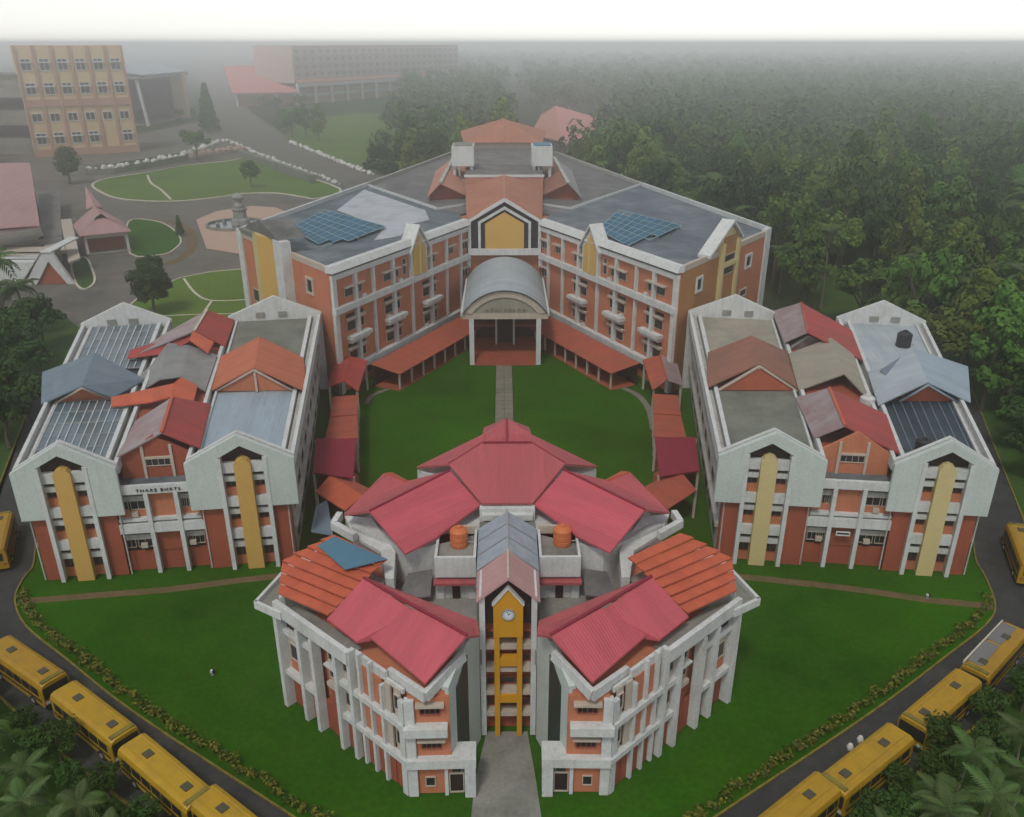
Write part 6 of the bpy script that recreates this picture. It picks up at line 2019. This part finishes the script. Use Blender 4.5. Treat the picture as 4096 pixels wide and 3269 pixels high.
# ---------------- right edge beyond the road
right_pts = [((91.42, 148.40, 0), 't'), ((85.55, 133.12, 0), 'b'), ((99.53, 167.01, 0), 't'), ((76.70, 118.46, 0), 'b'), ((72.56, 107.92, 0), 't'), ((103.24, 181.87, 0), 'p'), ((66.54, 98.87, 0), 'b'), ((100.85, 199.34, 0), 'p'), ((64.96, 182.26, 0), 'p'), ((63.31, 90.98, 0), 'b')]
for (p, k) in right_pts:
    if k == 'p':
        put(palms[lp.randrange(3)], p[0], p[1], 1.5 * lp.uniform(0.9, 1.2), 'tall coconut palm just behind the right block and wing', 'palms behind the right block')
    else:
        q = protos[3] if k == 'b' else protos[5]
        put(q, p[0], p[1], lp.uniform(0.8, 1.15), 'dark tree crowding the right picture edge beyond the road', 'dark trees at the right edge')
struct('clearing', sheet(smooth_line([(62, 150), (70, 152), (78, 162), (80, 178), (74, 192), (66, 194), (60, 182), (57, 165)], 4, True), -0.06), rough_grass)
slim = make_palm(41, 14.5, 13)
put(slim, *(62.69, 163.99, 0)[:2], 1.05, 'very tall slim palm with bare pale trunk, right of the main building')

# ---------------- planting outside the ring road, by the buses
for sg, edge in ((1, edgeR), (-1, edgeL)):
    side = 'right' if sg == 1 else 'left'
    out = offset(edge, (-1 if sg == 1 else 1) * 6.5)
    n = len(out)
    for k in range(36):
        t = 0.30 + 0.68 * k / 35
        i = int(t * (n - 1))
        q = Vector(out[i])
        nv = (q - Vector(edge[i])).normalized()
        d = (0.0, 2.6, 1.0, 4.6)[k % 4] + lp.uniform(-0.3, 0.5)
        q = q + nv * d + Vector((lp.uniform(-0.6, 0.6), lp.uniform(-0.6, 0.6)))
        if k % 4 == 1:
            put(palms[2], q.x, q.y, 0.62 * lp.uniform(0.85, 1.15), 'young palm outside the %s road beside the parked buses' % side, 'young palms outside the %s road' % side)
        elif k % 4 == 3:
            put(palms[0], q.x, q.y, 0.55 * lp.uniform(0.85, 1.15), 'young palm outside the %s road beside the parked buses' % side, 'young palms outside the %s road' % side)
        else:
            s = lp.uniform(0.26, 0.4) if d < 1.5 else lp.uniform(0.4, 0.55)
            put(protos[3] if k % 2 else protos[5], q.x, q.y, s, 'dark bushy tree outside the %s road beside the parked buses' % side, 'bushy trees outside the %s road' % side)

# ---------------- croton hedges along the lawn edge
for sg, edge in ((1, edgeR), (-1, edgeL)):
    ins = offset(edge, (1 if sg == 1 else -1) * 0.75)
    mb = MB()
    r = random.Random(50 + sg)
    for i in range(11, len(ins) - 1):
        a, b = Vector(ins[i]), Vector(ins[i + 1])
        m = max(1, int((b - a).length / 0.32))
        for k in range(m):
            q = a.lerp(b, (k + r.random() * 0.6) / m)
            h = r.uniform(0.15, 0.6)
            leaves(mb, (q.x + r.uniform(-0.3, 0.3), q.y + r.uniform(-0.3, 0.3), h), 0.42, 22, 0.13, r, squash=0.9)
    ho = mb.build('croton_hedge', croton)
    tag(ho, 'low yellow-green croton hedge along the %s edge of the front lawn' % ('right' if sg == 1 else 'left'), 'hedge')

# frond sources stay out of the scene
for f in FRONDS:
    bpy.data.objects.remove(f)

# ------------------------------------------------------------------ mist
hz = MB().box(-3600, 3600, -250, 7600, -1.3, 50.5).build('haze', MATS['white_plaster'])
hz.data.materials.clear()
hm = bpy.data.materials.new('mist')
hm.use_nodes = True
nt = hm.node_tree
nt.nodes.clear()
vo = nt.nodes.new('ShaderNodeVolumePrincipled')
vo.inputs['Color'].default_value = (1.0, 1.0, 1.0, 1)
vo.inputs['Density'].default_value = 0.0012
vo.inputs['Anisotropy'].default_value = 0.88
mo_ = nt.nodes.new('ShaderNodeOutputMaterial')
nt.links.new(vo.outputs[0], mo_.inputs['Volume'])
hz.data.materials.append(hm)
hz['kind'] = 'stuff'
hz['label'] = 'pale mist thickening with distance over the campus and woods'
hz['category'] = 'mist'
